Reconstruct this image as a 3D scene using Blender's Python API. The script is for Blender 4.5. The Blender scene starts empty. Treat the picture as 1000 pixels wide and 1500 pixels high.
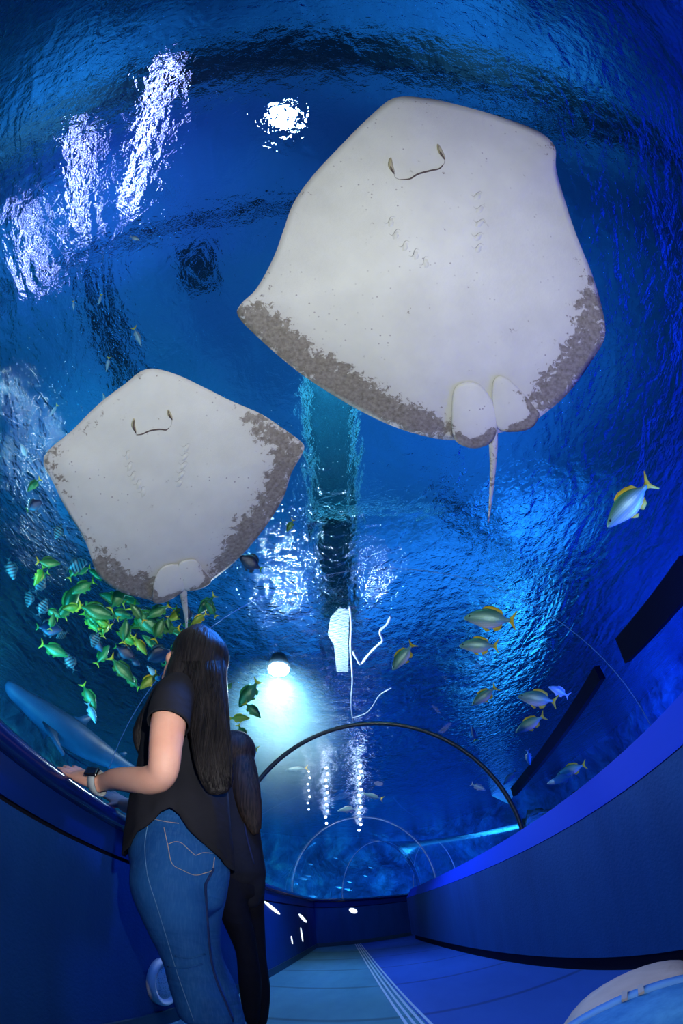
import bpy, bmesh, math, random
from mathutils import Vector, Matrix, noise
random.seed(7)
SC = bpy.context.scene
COL = SC.collection
R = math.radians
# ---------------------------------------------------------------- camera (full-frame fisheye, portrait)
PIT, ROL, H, FP = .9555, -.1207, .7345, 637.5
_f = Vector((0, math.cos(PIT), math.sin(PIT))); _u = Vector((0, -math.sin(PIT), math.cos(PIT))); _r = Vector((1, 0, 0))
CR = _r*math.cos(ROL) + _u*math.sin(ROL); CU = -_r*math.sin(ROL) + _u*math.cos(ROL); CF = _f
CAM = Vector((0, 0, H))
cd = bpy.data.cameras.new('camera'); cam = bpy.data.objects.new('camera', cd); COL.objects.link(cam); SC.camera = cam
M = Matrix.Identity(4)
for i in range(3):
    M[i][0] = CR[i]; M[i][1] = CU[i]; M[i][2] = -CF[i]; M[i][3] = CAM[i]
cam.matrix_world = M
cd.type = 'PANO'; cd.sensor_fit = 'VERTICAL'; cd.sensor_width = 24; cd.sensor_height = 36
try:
    cd.panorama_type = 'FISHEYE_EQUISOLID'; cd.fisheye_lens = FP*36/1500; cd.fisheye_fov = math.pi*1.2
except Exception:
    cd.cycles.panorama_type = 'FISHEYE_EQUISOLID'; cd.cycles.fisheye_lens = FP*36/1500; cd.cycles.fisheye_fov = math.pi*1.2
cd.clip_start = .01; cd.clip_end = 200
SC.view_settings.view_transform = 'Standard'; SC.view_settings.look = 'None'; SC.view_settings.gamma = 1
SC.view_settings.use_curve_mapping = False; SC.view_settings.exposure = 0
SC.cycles.caustics_refractive = False; SC.cycles.caustics_reflective = False
SC.cycles.max_bounces = 10; SC.cycles.transmission_bounces = 8; SC.cycles.transparent_max_bounces = 16
SC.cycles.diffuse_bounces = 2; SC.cycles.glossy_bounces = 4
SC.cycles.sample_clamp_indirect = 4.0; SC.cycles.use_denoising = True

def ray(px, py):
    dx, dy = px-500, 750-py; rr = math.hypot(dx, dy)
    if rr < 1e-6: return CF.copy()
    th = 2*math.asin(rr/(2*FP))
    return (CR*(dx/rr)+CU*(dy/rr))*math.sin(th) + CF*math.cos(th)
def at_hd(px, py, hd):          # a point at a horizontal distance from the camera's spot
    d = ray(px, py); return CAM + d*(hd/math.hypot(d.x, d.y))
def at_d(px, py, dist): return CAM + ray(px, py)*dist
def at_z(px, py, z):
    d = ray(px, py); return CAM + d*((z-H)/d.z)

# ---------------------------------------------------------------- helpers
def tag(o, label=None, cat=None, group=None, kind=None):
    if label: o['label'] = label
    if cat: o['category'] = cat
    if group: o['group'] = group
    if kind: o['kind'] = kind
    return o
def empty(name, loc=(0, 0, 0), label=None, cat=None, group=None, kind=None):
    o = bpy.data.objects.new(name, None); COL.objects.link(o); o.location = loc; o.empty_display_size = .1
    return tag(o, label, cat, group, kind)
def link(name, me, mat=None, parent=None, smooth=True):
    o = bpy.data.objects.new(name, me); COL.objects.link(o)
    if mat: me.materials.append(mat)
    if smooth:
        for p in me.polygons: p.use_smooth = True
    if parent:
        o.parent = parent
        o.matrix_parent_inverse = Matrix.Translation(parent.location).inverted() if parent.type else Matrix()
    return o
def mesh(name, vs, fs, mat=None, parent=None, smooth=True):
    me = bpy.data.meshes.new(name); me.from_pydata([tuple(v) for v in vs], [], fs); me.update()
    return link(name, me, mat, parent, smooth)
def fix_normals(o):
    bm = bmesh.new(); bm.from_mesh(o.data); bmesh.ops.recalc_face_normals(bm, faces=bm.faces); bm.to_mesh(o.data); bm.free(); return o
def set_origin(o, p):
    p = Vector(p); o.data.transform(Matrix.Translation(-p)); o.location = p; return o
class MB:
    def __init__(s): s.v = []; s.f = []
    def add(s, vs, fs):
        n = len(s.v); s.v += [Vector(v) for v in vs]; s.f += [tuple(i+n for i in f) for f in fs]; return s
    def box(s, c, sz, m=None):
        c = Vector(c); vs = []
        for x in (-1, 1):
            for y in (-1, 1):
                for z in (-1, 1):
                    p = Vector((x*sz[0]/2, y*sz[1]/2, z*sz[2]/2)); vs.append(c+(m@p if m else p))
        return s.add(vs, [(0,1,3,2),(4,6,7,5),(0,4,5,1),(2,3,7,6),(0,2,6,4),(1,5,7,3)])
    def tube(s, pts, rad, n=10, cap=True):
        pts = [Vector(p) for p in pts]; rs = rad if isinstance(rad, (list, tuple)) else [rad]*len(pts)
        rings = []; nrm = None
        for i, p in enumerate(pts):
            t = (pts[min(i+1, len(pts)-1)]-pts[max(i-1, 0)]).normalized()
            if nrm is None: nrm = t.orthogonal().normalized()
            nrm = (nrm-t*nrm.dot(t)).normalized(); b = t.cross(nrm)
            rings.append([p+(nrm*math.cos(a)+b*math.sin(a))*rs[i] for a in [2*math.pi*k/n for k in range(n)]])
        vs = [v for r_ in rings for v in r_]; fs = []
        for i in range(len(pts)-1):
            for k in range(n): fs.append((i*n+k, i*n+(k+1)%n, (i+1)*n+(k+1)%n, (i+1)*n+k))
        if cap: fs.append(tuple(range(n-1, -1, -1))); fs.append(tuple((len(pts)-1)*n+k for k in range(n)))
        return s.add(vs, fs)
    def rings(s, rings, cap=True):
        n = len(rings[0]); vs = [v for r_ in rings for v in r_]; fs = []
        for i in range(len(rings)-1):
            for k in range(n): fs.append((i*n+k, i*n+(k+1)%n, (i+1)*n+(k+1)%n, (i+1)*n+k))
        if cap: fs.append(tuple(range(n-1, -1, -1))); fs.append(tuple((len(rings)-1)*n+k for k in range(n)))
        return s.add(vs, fs)
    def ball(s, c, r, n=12, m=None):
        c = Vector(c); r = r if hasattr(r, '__len__') else (r, r, r); rg = []
        for i in range(1, n):
            a = math.pi*i/n
            row = []
            for k in range(n):
                p = Vector((r[0]*math.sin(a)*math.cos(2*math.pi*k/n), r[1]*math.sin(a)*math.sin(2*math.pi*k/n), r[2]*math.cos(a)))
                row.append(c+(m@p if m else p))
            rg.append(row)
        return s.rings(rg)
    def build(s, name, mat=None, parent=None, smooth=True):
        return fix_normals(mesh(name, s.v, s.f, mat, parent, smooth))
def cr(pts, n):                # Catmull-Rom through tuples
    out = []; P = [tuple(p) for p in pts]; m = len(P)
    for i in range(m-1):
        p0, p1, p2, p3 = P[max(i-1, 0)], P[i], P[i+1], P[min(i+2, m-1)]
        for k in range(n):
            t = k/n
            out.append(tuple(.5*((2*b)+(-a+c)*t+(2*a-5*b+4*c-d)*t*t+(-a+3*b-3*c+d)*t**3) for a, b, c, d in zip(p0, p1, p2, p3)))
    out.append(P[-1]); return out
def cr_closed(P, n):
    out = []; m = len(P)
    for i in range(m):
        p0, p1, p2, p3 = P[(i-1) % m], P[i], P[(i+1) % m], P[(i+2) % m]
        for k in range(n):
            t = k/n
            out.append(tuple(.5*((2*b)+(-a+c)*t+(2*a-5*b+4*c-d)*t*t+(-a+3*b-3*c+d)*t**3) for a, b, c, d in zip(p0, p1, p2, p3)))
    return out
def merged(name, parts, voxel, mat, parent=None, smooth=2):   # one continuous skin out of overlapping closed forms
    mb = MB()
    for p in parts: mb.add(p.v, p.f)
    o = mb.build(name, mat, None)
    m = o.modifiers.new('r', 'REMESH'); m.mode = 'VOXEL'; m.voxel_size = voxel; m.use_smooth_shade = True
    if smooth:
        m2 = o.modifiers.new('s', 'SMOOTH'); m2.iterations = smooth; m2.factor = .5
    dg = bpy.context.evaluated_depsgraph_get(); me = bpy.data.meshes.new_from_object(o.evaluated_get(dg))
    me.name = name; o.modifiers.clear(); o.data = me
    if not me.materials: me.materials.append(mat)
    for p in me.polygons: p.use_smooth = True
    if parent: o.parent = parent; o.matrix_parent_inverse = Matrix.Translation(parent.location).inverted()
    return o

# ---------------------------------------------------------------- materials
def mat(name, base=(.5, .5, .5), rough=.6, spec=.3, metal=0, build=None):
    m = bpy.data.materials.new(name); m.use_nodes = True; nt = m.node_tree; b = nt.nodes['Principled BSDF']
    b.inputs['Base Color'].default_value = (*base, 1); b.inputs['Roughness'].default_value = rough
    b.inputs['Specular IOR Level'].default_value = spec; b.inputs['Metallic'].default_value = metal
    if build: build(nt, b)
    return m
def nd(nt, t, **kw):
    n = nt.nodes.new(t)
    for k, v in kw.items():
        if k in n.inputs: n.inputs[k].default_value = v
        else: setattr(n, k, v)
    return n
def coords(nt, sc=(1, 1, 1), rot=(0, 0, 0), src='Object'):
    tc = nt.nodes.new('ShaderNodeTexCoord'); mp = nt.nodes.new('ShaderNodeMapping')
    mp.inputs['Scale'].default_value = sc; mp.inputs['Rotation'].default_value = rot
    nt.links.new(tc.outputs[src], mp.inputs['Vector']); return mp.outputs['Vector']
def ramp(nt, fac, stops, interp='LINEAR'):
    n = nt.nodes.new('ShaderNodeValToRGB'); n.color_ramp.interpolation = interp
    e = n.color_ramp.elements
    while len(e) < len(stops): e.new(.5)
    for i, (p, c) in enumerate(stops):
        e[i].position = p; e[i].color = (*c, 1) if len(c) == 3 else c
    nt.links.new(fac, n.inputs['Fac']); return n.outputs['Color']
def noise_tex(nt, vec, scale, detail=4, rough=.55, dist=0):
    n = nt.nodes.new('ShaderNodeTexNoise'); n.inputs['Scale'].default_value = scale; n.inputs['Detail'].default_value = detail
    n.inputs['Roughness'].default_value = rough; n.inputs['Distortion'].default_value = dist
    nt.links.new(vec, n.inputs['Vector']); return n.outputs['Fac']
def bump(nt, h, strength, dist, target, normal=None):
    b = nt.nodes.new('ShaderNodeBump'); b.inputs['Strength'].default_value = strength; b.inputs['Distance'].default_value = dist
    nt.links.new(h, b.inputs['Height'])
    if normal: nt.links.new(normal, b.inputs['Normal'])
    if target: nt.links.new(b.outputs['Normal'], target)
    return b.outputs['Normal']
def mixc(nt, fac, a, b):
    n = nt.nodes.new('ShaderNodeMix'); n.data_type = 'RGBA'
    for inp, v in ((n.inputs[0], fac), (n.inputs[6], a), (n.inputs[7], b)):
        if isinstance(v, (int, float)): inp.default_value = v
        elif isinstance(v, tuple): inp.default_value = (*v, 1)
        else: nt.links.new(v, inp)
    return n.outputs[2]
def mottled(name, c1, c2, c3, scale=1.5, rough=.7, bs=.5, bd=.1, stretch=(1, 1, 1), spec=.2):
    def b(nt, p):
        v = coords(nt, stretch); n1 = noise_tex(nt, v, scale, 6, .6, .6); n2 = noise_tex(nt, v, scale*5, 5, .6)
        c = ramp(nt, n1, [(.3, c1), (.5, c2), (.7, c3)]); nt.links.new(c, p.inputs['Base Color'])
        bump(nt, n2, bs, bd, p.inputs['Normal'])
    return mat(name, c2, rough, spec, 0, b)
def emit(name, col, s):
    m = bpy.data.materials.new(name); m.use_nodes = True; nt = m.node_tree; nt.nodes.clear()
    e = nt.nodes.new('ShaderNodeEmission'); e.inputs[0].default_value = (*col, 1); e.inputs[1].default_value = s
    o = nt.nodes.new('ShaderNodeOutputMaterial'); nt.links.new(e.outputs[0], o.inputs[0]); return m

def water_mat():
    m = bpy.data.materials.new('rippled_water'); m.use_nodes = True; nt = m.node_tree; nt.nodes.clear()
    g = nd(nt, 'ShaderNodeBsdfGlass', IOR=1.2, Roughness=.0); g.inputs['Color'].default_value = (.80, .93, 1, 1)
    o = nt.nodes.new('ShaderNodeOutputMaterial')
    v = coords(nt, (1, 1.0, 1)); v2 = coords(nt, (1.0, .55, 1), (0, 0, .5))
    a = noise_tex(nt, v2, 2.2, 3, .5, .8); b = noise_tex(nt, v, 9, 4, .6, .3)
    nrm = bump(nt, a, .5, .17, None); n2 = bump(nt, b, .6, .055, g.inputs['Normal'], nrm)
    nt.links.new(g.outputs[0], o.inputs[0]); return m
def acrylic_mat():
    m = bpy.data.materials.new('clear_acrylic'); m.use_nodes = True; nt = m.node_tree; nt.nodes.clear()
    t = nt.nodes.new('ShaderNodeBsdfTransparent'); t.inputs[0].default_value = (.95, .985, 1, 1)
    g = nd(nt, 'ShaderNodeBsdfGlossy', Roughness=.0); g.inputs['Color'].default_value = (.9, .95, 1, 1)
    fr = nd(nt, 'ShaderNodeFresnel', IOR=1.12); mx = nt.nodes.new('ShaderNodeMixShader'); o = nt.nodes.new('ShaderNodeOutputMaterial')
    nt.links.new(fr.outputs[0], mx.inputs[0]); nt.links.new(t.outputs[0], mx.inputs[1]); nt.links.new(g.outputs[0], mx.inputs[2])
    nt.links.new(mx.outputs[0], o.inputs[0]); return m

WATER = water_mat(); ACRYL = acrylic_mat()
# ---------------------------------------------------------------- tank and hall
SL = 4.0
def displaced_grid(name, f, nu, nv, m, **kw):
    vs = [f(i/nu, j/nv) for i in range(nu+1) for j in range(nv+1)]
    fs = [(i*(nv+1)+j, (i+1)*(nv+1)+j, (i+1)*(nv+1)+j+1, i*(nv+1)+j+1) for i in range(nu) for j in range(nv)]
    return mesh(name, vs, fs, m)
def tankwall(nt, p):
    v = coords(nt, (1, 1, .7)); n1 = noise_tex(nt, v, .7, 7, .62, 1.0); n2 = noise_tex(nt, v, 3.5, 5, .6, .5); tc = nt.nodes.new('ShaderNodeTexCoord'); sp = nt.nodes.new('ShaderNodeSeparateXYZ'); nt.links.new(tc.outputs['Object'], sp.inputs[0])
    mr = nd(nt, 'ShaderNodeMapRange'); nt.links.new(sp.outputs[0], mr.inputs[0]); mr.inputs[1].default_value = -4; mr.inputs[2].default_value = 1.5
    blue = ramp(nt, n1, [(.32, (.004, .03, .14)), (.5, (.012, .10, .40)), (.68, (.03, .22, .65))]); green = ramp(nt, n1, [(.32, (.004, .05, .08)), (.5, (.02, .14, .22)), (.66, (.06, .34, .30))])
    c = mixc(nt, mr.outputs[0], green, blue); c = mixc(nt, ramp(nt, n2, [(.35, (.6, .6, .6)), (.6, (0, 0, 0))]), c, (.003, .02, .07)); nt.links.new(c, p.inputs['Base Color']); bump(nt, n2, .7, .3, p.inputs['Normal'])
TWM = mat('tank_wall_rock', rough=.8, spec=.2, build=tankwall)  # blue of the rock stands in for haze in the water
TFM = mottled('tank_floor_sand', (.01, .05, .08), (.03, .13, .2), (.08, .22, .3), 1.3, .9, .8, .2)
def wallpt(u, v):
    a = 2*math.pi*u; c = Vector((math.cos(a), math.sin(a))); rx_, ry_ = 7.5, 12.0
    z = -1.6+v*(SL+1.62); w = 1+.07*noise.noise(Vector((c.x*4, c.y*5, z*.7)))
    return Vector((c.x*rx_*w, 5+c.y*ry_*w, z))
o = displaced_grid('wall_tank', wallpt, 160, 30, TWM); tag(o, kind='structure', label='deep blue rocky wall around the tank')
def floorpt(u, v):
    x = -9+18*u; y = -9+28*v
    return Vector((x, y, -1.3+.35*noise.noise(Vector((x*.5, y*.5, 3)))))
o = displaced_grid('floor_tank', floorpt, 60, 80, TFM); tag(o, kind='structure', label='sandy tank bottom')
o = mesh('water_surface', [(0, 5, SL)]+[(7.6*math.cos(2*math.pi*k/96), 5+12.1*math.sin(2*math.pi*k/96), SL) for k in range(96)], [(0, 1+k, 1+(k+1) % 96) for k in range(96)], WATER); tag(o, 'rippled underside of the water surface above the tunnel', 'water', kind='stuff')
# hall above the water
HM = mottled('hall_ceiling_paint', (.05, .18, .36), (.08, .26, .48), (.12, .34, .58), .22, .8, .1, .05)
HWM = mottled('hall_wall_paint', (.01, .05, .15), (.02, .09, .24), (.03, .12, .3), .3, .8, .1, .05)
mesh('ceiling', [(-16, -16, 9.6), (16, -16, 9.6), (16, 24, 9.6), (-16, 24, 9.6)], [(0, 3, 2, 1)], HM)['kind'] = 'structure'
for nm, a, b in (('wall_west', (-16, -16), (-16, 24)), ('wall_east', (16, -16), (16, 24)), ('wall_north', (-16, 24), (16, 24)), ('wall_south', (-16, -16), (16, -16))):
    o = mesh(nm, [(*a, SL-.3), (*b, SL-.3), (*b, 9.6), (*a, 9.6)], [(0, 1, 2, 3)], HWM); tag(o, kind='structure')
GR = mat('dark_steel', (.012, .03, .05), .5, .4); PALE = mat('pale_painted_steel', (.30, .75, .95), .5, .4)
def grating(nt, p):
    v = coords(nt, (1, 1, 1)); b = nd(nt, 'ShaderNodeTexBrick', Scale=3.2); b.offset = 0
    b.inputs['Color1'].default_value = (.02, .10, .18, 1); b.inputs['Color2'].default_value = (.03, .13, .22, 1); b.inputs['Mortar'].default_value = (.05, .24, .36, 1)
    nt.links.new(v, b.inputs['Vector']); nt.links.new(b.outputs['Color'], p.inputs['Base Color'])
GRM = mat('walkway_grating', rough=.6, build=grating)
t = empty('catwalk', (-.1, 3.6, 5.1), 'long grated catwalk hanging above the water along the tunnel', 'catwalk')
cwm = Matrix.Rotation(.075, 3, 'Z'); cwc = Vector((-.12, 3.6, 5.02))
MB().box(cwc+Vector((0, 0, .03)), (.50, 7.6, .05), cwm).build('deck', GRM, t, False)
for sx in (-.27, .27): MB().box(cwc+cwm@Vector((sx, 0, 0)), (.055, 7.6, .09), cwm).build('side_rail', PALE, t, False)
for y in (-.35, 1.9, 3.7): MB().box(cwc+cwm@Vector((0, y, -.03)), (.66, .07, .05), cwm).build('cross_beam', PALE, t, False)
MB().tube([cwc+cwm@Vector(q) for q in ((.3, -.3, 0), (.7, -.35, .02), (1.0, -.2, .02), (1.5, -.3, 0))], .02, 8).build('side_pipe', PALE, t)
for (a, b, w, hh, lab) in (((-14, -5.6), (15, -3.4), 1.0, .5, 'wide dark roof beam crossing overhead behind the camera'), ((-12, -1.2), (2, -.9), .16, .2, 'slim dark roof beam nearer than the wide one'), ((2.5, -2.6), (15, -4.6), .25, .3, 'dark slim beam right of the large ray'), ((-4.4, -.6), (-3.2, 8), .35, .3, 'dark lengthwise beam left of the catwalk'), ((-3.4, -7), (-3.9, -16), .4, .3, 'dark lengthwise beam at upper left'), ((6, -7), (9, -14), .3, .3, 'dark lengthwise beam at upper right'), ((2.5, 6), (9, 13), .5, .3, 'diagonal dark beam right of catwalk')):
    a, b = Vector((*a, 7.9)), Vector((*b, 7.9)); d = (b-a); ang = math.atan2(d.y, d.x)
    o = MB().box((0, 0, 0), (d.length, w, hh), None).build('roof_beam', GR, None, False); o.location = (a+b)/2; o.rotation_euler = (0, 0, ang); tag(o, lab, 'beam')
o = MB().box((0, 0, 0), (.55, .8, .1)).build('roof_hatch', GR, None, False); o.location = (-2.05, -.05, 7.9); tag(o, 'small dark square hatch above the water left of the large ray', 'hatch')
LW = emit('lamp_white', (.75, .85, 1), 60); LG_ = emit('lamp_glint', (.7, 1, 1), 130); LB_ = emit('lamp_blue', (.22, .3, 1), 14); LV = emit('lamp_violet', (.38, .40, 1), 15)
def tube_lamp(a, b, m, lab, w=.1):
    a, b = Vector(a), Vector(b); c = (a+b)/2
    t = empty('tube_lamp', c, lab, 'lamp', 'tube lamps above the water'); MB().tube([a, b], w, 8).build('lamp_tube', m, t)
    d = (b-a); MB().box(c+Vector((0, 0, w+.04)), (w*3, d.length+.1, .06), Matrix.Rotation(math.atan2(d.y, d.x)-math.pi/2, 3, 'Z')).build('lamp_housing', GR, t, False)
    for q in (a.lerp(b, .15), a.lerp(b, .85)): MB().tube([q+Vector((0, 0, w+.06)), (q.x, q.y, 9.6)], .02, 6).build('hanging_rod', GR, t)
tube_lamp((-5.9, -3.0, 7.7), (-5.6, -.8, 7.7), LV, 'tube lamp nearest the left edge of the picture', .028)
tube_lamp((-4.2, -4.2, 7.7), (-4.3, -1.5, 7.7), LV, 'middle one of three violet tube lamps at upper left', .035)
tube_lamp((-2.05, -4.7, 7.3), (-2.95, -1.5, 7.3), LV, 'violet tube lamp nearest the large ray', .04)
def flood(c, r, m, lab, pw, col, grp=None):
    t = empty('flood_lamp', c, lab, 'lamp', grp); c = Vector(c)
    MB().ball(c, (r, r, r*.5), 12).build('lamp_lens', m, t); MB().tube([c+Vector((0, 0, r*.3)), c+Vector((0, 0, r*1.6))], [r*1.15, r*.7], 14).build('lamp_housing', GR, t)
    if c.z > 6: MB().tube([c+Vector((0, 0, r*1.5)), (c.x, c.y, 9.6)], .03, 8).build('hanging_rod', GR, t)
    if pw:
        l = bpy.data.lights.new('flood', 'POINT'); l.energy = pw; l.color = col; l.shadow_soft_size = .1; lo = bpy.data.objects.new('flood', l); COL.objects.link(lo); lo.location = c-Vector((0, 0, r+.12))
flood((-.2, -2.7, 7.6), .16, LW, 'bright round flood lamp above the water by the large ray', 0, (1, 1, 1))
flood((-1.4, 8.3, 7.4), .06, LB_, 'blue flood lamp left of the catwalk', 0, (1, 1, 1))
flood((.70, 8.4, 7.4), .065, LW, 'white flood lamp right of the catwalk', 0, (1, 1, 1))
def light(kind, loc, pw, col, rot=None, to=None, size=1, sy=None, spot=None, rad=None):
    l = bpy.data.lights.new('light', kind); l.energy = pw; l.color = col
    if kind == 'AREA':
        l.size = size
        if sy: l.shape = 'RECTANGLE'; l.size_y = sy
    elif rad is not None: l.shadow_soft_size = rad
    if spot: l.spot_size = R(spot[0]); l.spot_blend = spot[1]
    o = bpy.data.objects.new('light', l); COL.objects.link(o); o.location = loc
    if to is not None: o.rotation_euler = (Vector(to)-Vector(loc)).to_track_quat('-Z', 'Y').to_euler()
    return o
# unseen fill lights added to brighten the hall roof (aimed upward)
for x, y, p, c in ((-7, -6, 430, (.08, .48, .9)), (6, -8, 360, (.07, .44, .9)), (-8, 6, 350, (.05, .55, .85)), (5, 4, 260, (.05, .33, 1)), (0, 14, 520, (.08, .45, 1))):
    light('AREA', (x, y, 4.6), p, c, to=(x, y, 9), size=3)
# unseen fill lights added behind the tunnel shoulders, aimed at walls
for x, y, tx, ty, p, c in ((-1.6, 1, -7, 2, 240, (.03, .45, .8)), (-1.8, 5, -7, 7, 330, (.03, .45, 1)), (1.7, 1, 7, 2, 620, (.01, .09, 1)), (1.7, 5, 7, 7, 700, (.02, .13, 1)), (-.5, 11, -1, 17, 380, (.03, .38, 1)), (1.5, -3, 4, -8, 120, (.02, .25, .8)), (-1.5, -3, -4, -8, 120, (.03, .3, .9))):
    light('AREA', (x, y, .6), p, c, to=(tx, ty, 2.2), size=1.2)
# white lamp hanging in the water ahead, with its beam
flood((-.92, 4.05, 3.55), .12, emit('lamp_bright', (.85, .95, 1), 160), 'glaring white lamp in the water ahead, left of the catwalk', 160, (.6, .85, 1))
o = MB().box((0, 0, 0), (8.4, .2, 1.5)).build('streak_panel', mottled('streak_panel_cyan', (.10, .50, .75), (.25, .75, .95), (.45, .9, 1), .9, .7, .2, .05), None, False); o.location = (6.4, 13.6, 7.1); o.rotation_euler = (0, -.80, 0); tag(o, 'pale cyan sloping panel added above the water to make the bright streak at right', 'panel')  # made-up panel that the ripples break into the pale streak
light('AREA', (6.4, 8.5, 6.4), 1100, (.06, .42, 1), to=(6.4, 13.6, 7.1), size=2.5)  # unseen light added to brighten the streak panel
light('SPOT', (4.5, 10.8, 2.8), 110, (.02, .3, 1), to=(4.4, 12.8, -1.2), spot=(60, .8), rad=.03)  # unseen spot added, its floor patch feeds the reflected streak
light('AREA', (-.8, .3, 4.3), 60, (.2, .8, 1), to=(-.1, 5, 5.0), size=.5)  # unseen fill added to brighten the catwalk
light('AREA', (.9, .3, 4.3), 60, (.2, .8, 1), to=(0, 5, 5.0), size=.5)  # matching added fill on the catwalk's other side
light('SPOT', (-.4, 4.6, 2.15), 26, (.12, .75, 1), to=(-.55, 4.8, 0), spot=(95, .8), rad=.05)  # unseen cyan fill added for the left floor lane
# unseen spots added to brighten the tank wall
light('SPOT', (3.0, 3.5, 3.0), 380, (.05, .42, 1), to=(6.4, 8.6, 2.2), spot=(46, .7), rad=.03)
light('SPOT', (-2.4, 8.5, 2.9), 260, (.08, .55, 1), to=(-4.5, 15, 2.0), spot=(60, .8), rad=.03)
light('SPOT', (.5, 10.5, 3.2), 260, (.03, .35, 1), to=(1.5, 17, 1.2), spot=(80, .8), rad=.03)
light('SPOT', (-3.0, 1.5, 2.9), 60, (.04, .6, .7), to=(-7, 3.0, 1.5), spot=(70, .9), rad=.03)
light('AREA', (-5, -3, 5.4), 120, (.10, .16, 1), to=(-4, -3, 9), size=1.5)  # unseen violet fill added for the roof near the tube lamps
gl = random.Random(3); G_ = 'tiny emitters added for the glints at left'
GP = [(-6.3, .9), (-5.8, 1.6), (-5.6, 2.2), (-7.2, 3.2), (-6.6, 3.6), (-7.1, 2.3), (-7.9, 5.4), (-7.4, 5.9), (-8.4, 6.1), (-6.2, 1.3), (-6.6, 2.7), (-7.6, 4.4), (-8.6, 5.0), (-6.0, 3.0)]
for i in range(14):  # made-up emitters, broken into glints by the ripples
    c = Vector((*GP[i], 6.6)); o = MB().ball(c, .015, 8).build('glint_bulb', LG_); tag(o, 'tiny emitter added in the hall to make glints at the left edge', 'lamp', G_)
# lit haze around and beneath the glaring lamp: densest at the lamp, thinning out to nothing at its rim
hz = bpy.data.materials.new('lit_haze'); hz.use_nodes = True; nt = hz.node_tree; nt.nodes.clear(); vs_h = nd(nt, 'ShaderNodeVolumeScatter', Anisotropy=.2); vs_h.inputs[0].default_value = (.35, .8, 1, 1); oo = nt.nodes.new('ShaderNodeOutputMaterial'); nt.links.new(vs_h.outputs[0], oo.inputs[1])
gq = nt.nodes.new('ShaderNodeTexGradient'); gq.gradient_type = 'QUADRATIC_SPHERE'; nt.links.new(coords(nt), gq.inputs[0])
mq = nd(nt, 'ShaderNodeMath', operation='MULTIPLY'); nt.links.new(gq.outputs['Fac'], mq.inputs[0]); mq.inputs[1].default_value = 1.7; nt.links.new(mq.outputs[0], vs_h.inputs['Density'])
o = MB().ball((0, 0, 0), 1, 24).build('light_haze', hz); o.scale = (.95, 1.1, 1.15); o.location = (-1.0, 4.5, 3.40-.62); tag(o, 'pale shaft of lit haze in the water beneath the glaring lamp', 'haze', None, 'stuff')
light('SPOT', (-.92, 4.1, 3.9), 420, (.45, .8, 1), to=(-.95, 4.3, 1), spot=(44, 1), rad=.06)
# hanging line and mesh by the surface, rows of reflection beads further along
WHT = mat('white_plastic_line', (.75, .85, .9), .5)
o = MB().tube([at_z(x, y, 3.86) for x, y in cr([(512,888),(514,915),(513,950),(515,975),(516,1000),(514,1030),(517,1058)], 4)], .012, 8).build('hose', WHT); tag(o, 'thin white hose running straight along just under the water surface', 'hose')
o = MB().tube([at_z(x, y, 3.8) for x, y in cr([(517,955),(524,968),(529,972),(541,957),(553,945),(560,938),(556,925),(566,915),(572,903)], 4)], [.012+.006*math.sin(i*.8)**2 for i in range(33)], 8).build('hose', WHT); tag(o, 'crooked white hose branching off to the right of the straight one', 'hose')
o = MB().tube([at_z(x, y, 3.8) for x, y in cr([(516,1052),(535,1045),(545,1035),(556,1018),(573,1008)], 4)], .009, 8).build('hose', WHT); tag(o, 'short thin white hose curving right, just above the dark arch', 'hose')
def netm(nt, p):
    w = nd(nt, 'ShaderNodeTexWave', Scale=14, Distortion=4, **{'Detail Scale': 2}); w.bands_direction = 'Y'; nt.links.new(coords(nt), w.inputs['Vector']); nt.links.new(ramp(nt, w.outputs['Fac'], [(.3, (.04, .15, .25)), (.6, (.7, .8, .85))]), p.inputs['Base Color'])
q = [at_z(x, y, 3.9) for x, y in ((484,905),(498,890),(511,893),(510,940),(510,984),(493,984),(489,945),(480,930))]
o = MB().add([v for v in q]+[v+Vector((0, 0, .015)) for v in q], [tuple(range(8)), tuple(range(15, 7, -1))]+[(i, (i+1) % 8, 8+(i+1) % 8, 8+i) for i in range(8)]).build('mesh_panel', mat('white_mesh', rough=.6, build=netm), None, False); tag(o, 'white wrinkled mesh panel lying at the water surface', 'net')
SB = emit('glint_bead', (.6, .75, 1), 16)  # glowing beads added as rippled lamp reflections
for row, (xs, y0, y1, nn) in enumerate(((478, 1125, 1215, 10), (527, 1122, 1225, 12), (452, 1130, 1195, 7))):
    for i in range(nn):
        yy = y0+(y1-y0)*i/nn; c = at_z(xs+1.5*math.sin(i*2.1), yy, 3.80); o = MB().ball(c, .0025*(c-CAM).length*(1.1 if row < 2 else .7), 8).build('glint_bead', SB)
        tag(o, ('small glowing bead as a lamp reflection, left row running toward the far arch', 'small glowing bead as a lamp reflection, right row running toward the far arch', 'faint glowing bead as a lamp reflection, outermost left row nearest the women')[row], 'lamp', ('reflection beads of the middle row', 'reflection beads of the right row', 'reflection beads of the faint left row')[row])
# camera flash
light('SPOT', (.12, -.05, .93), 72, (1, .98, .92), to=Vector((.12, -.05, .93))+ray(430, 680), spot=(165, 1.0), rad=.004)
light('POINT', (.12, -.05, .93), 20, (1, .97, .93), rad=.004)
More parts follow.
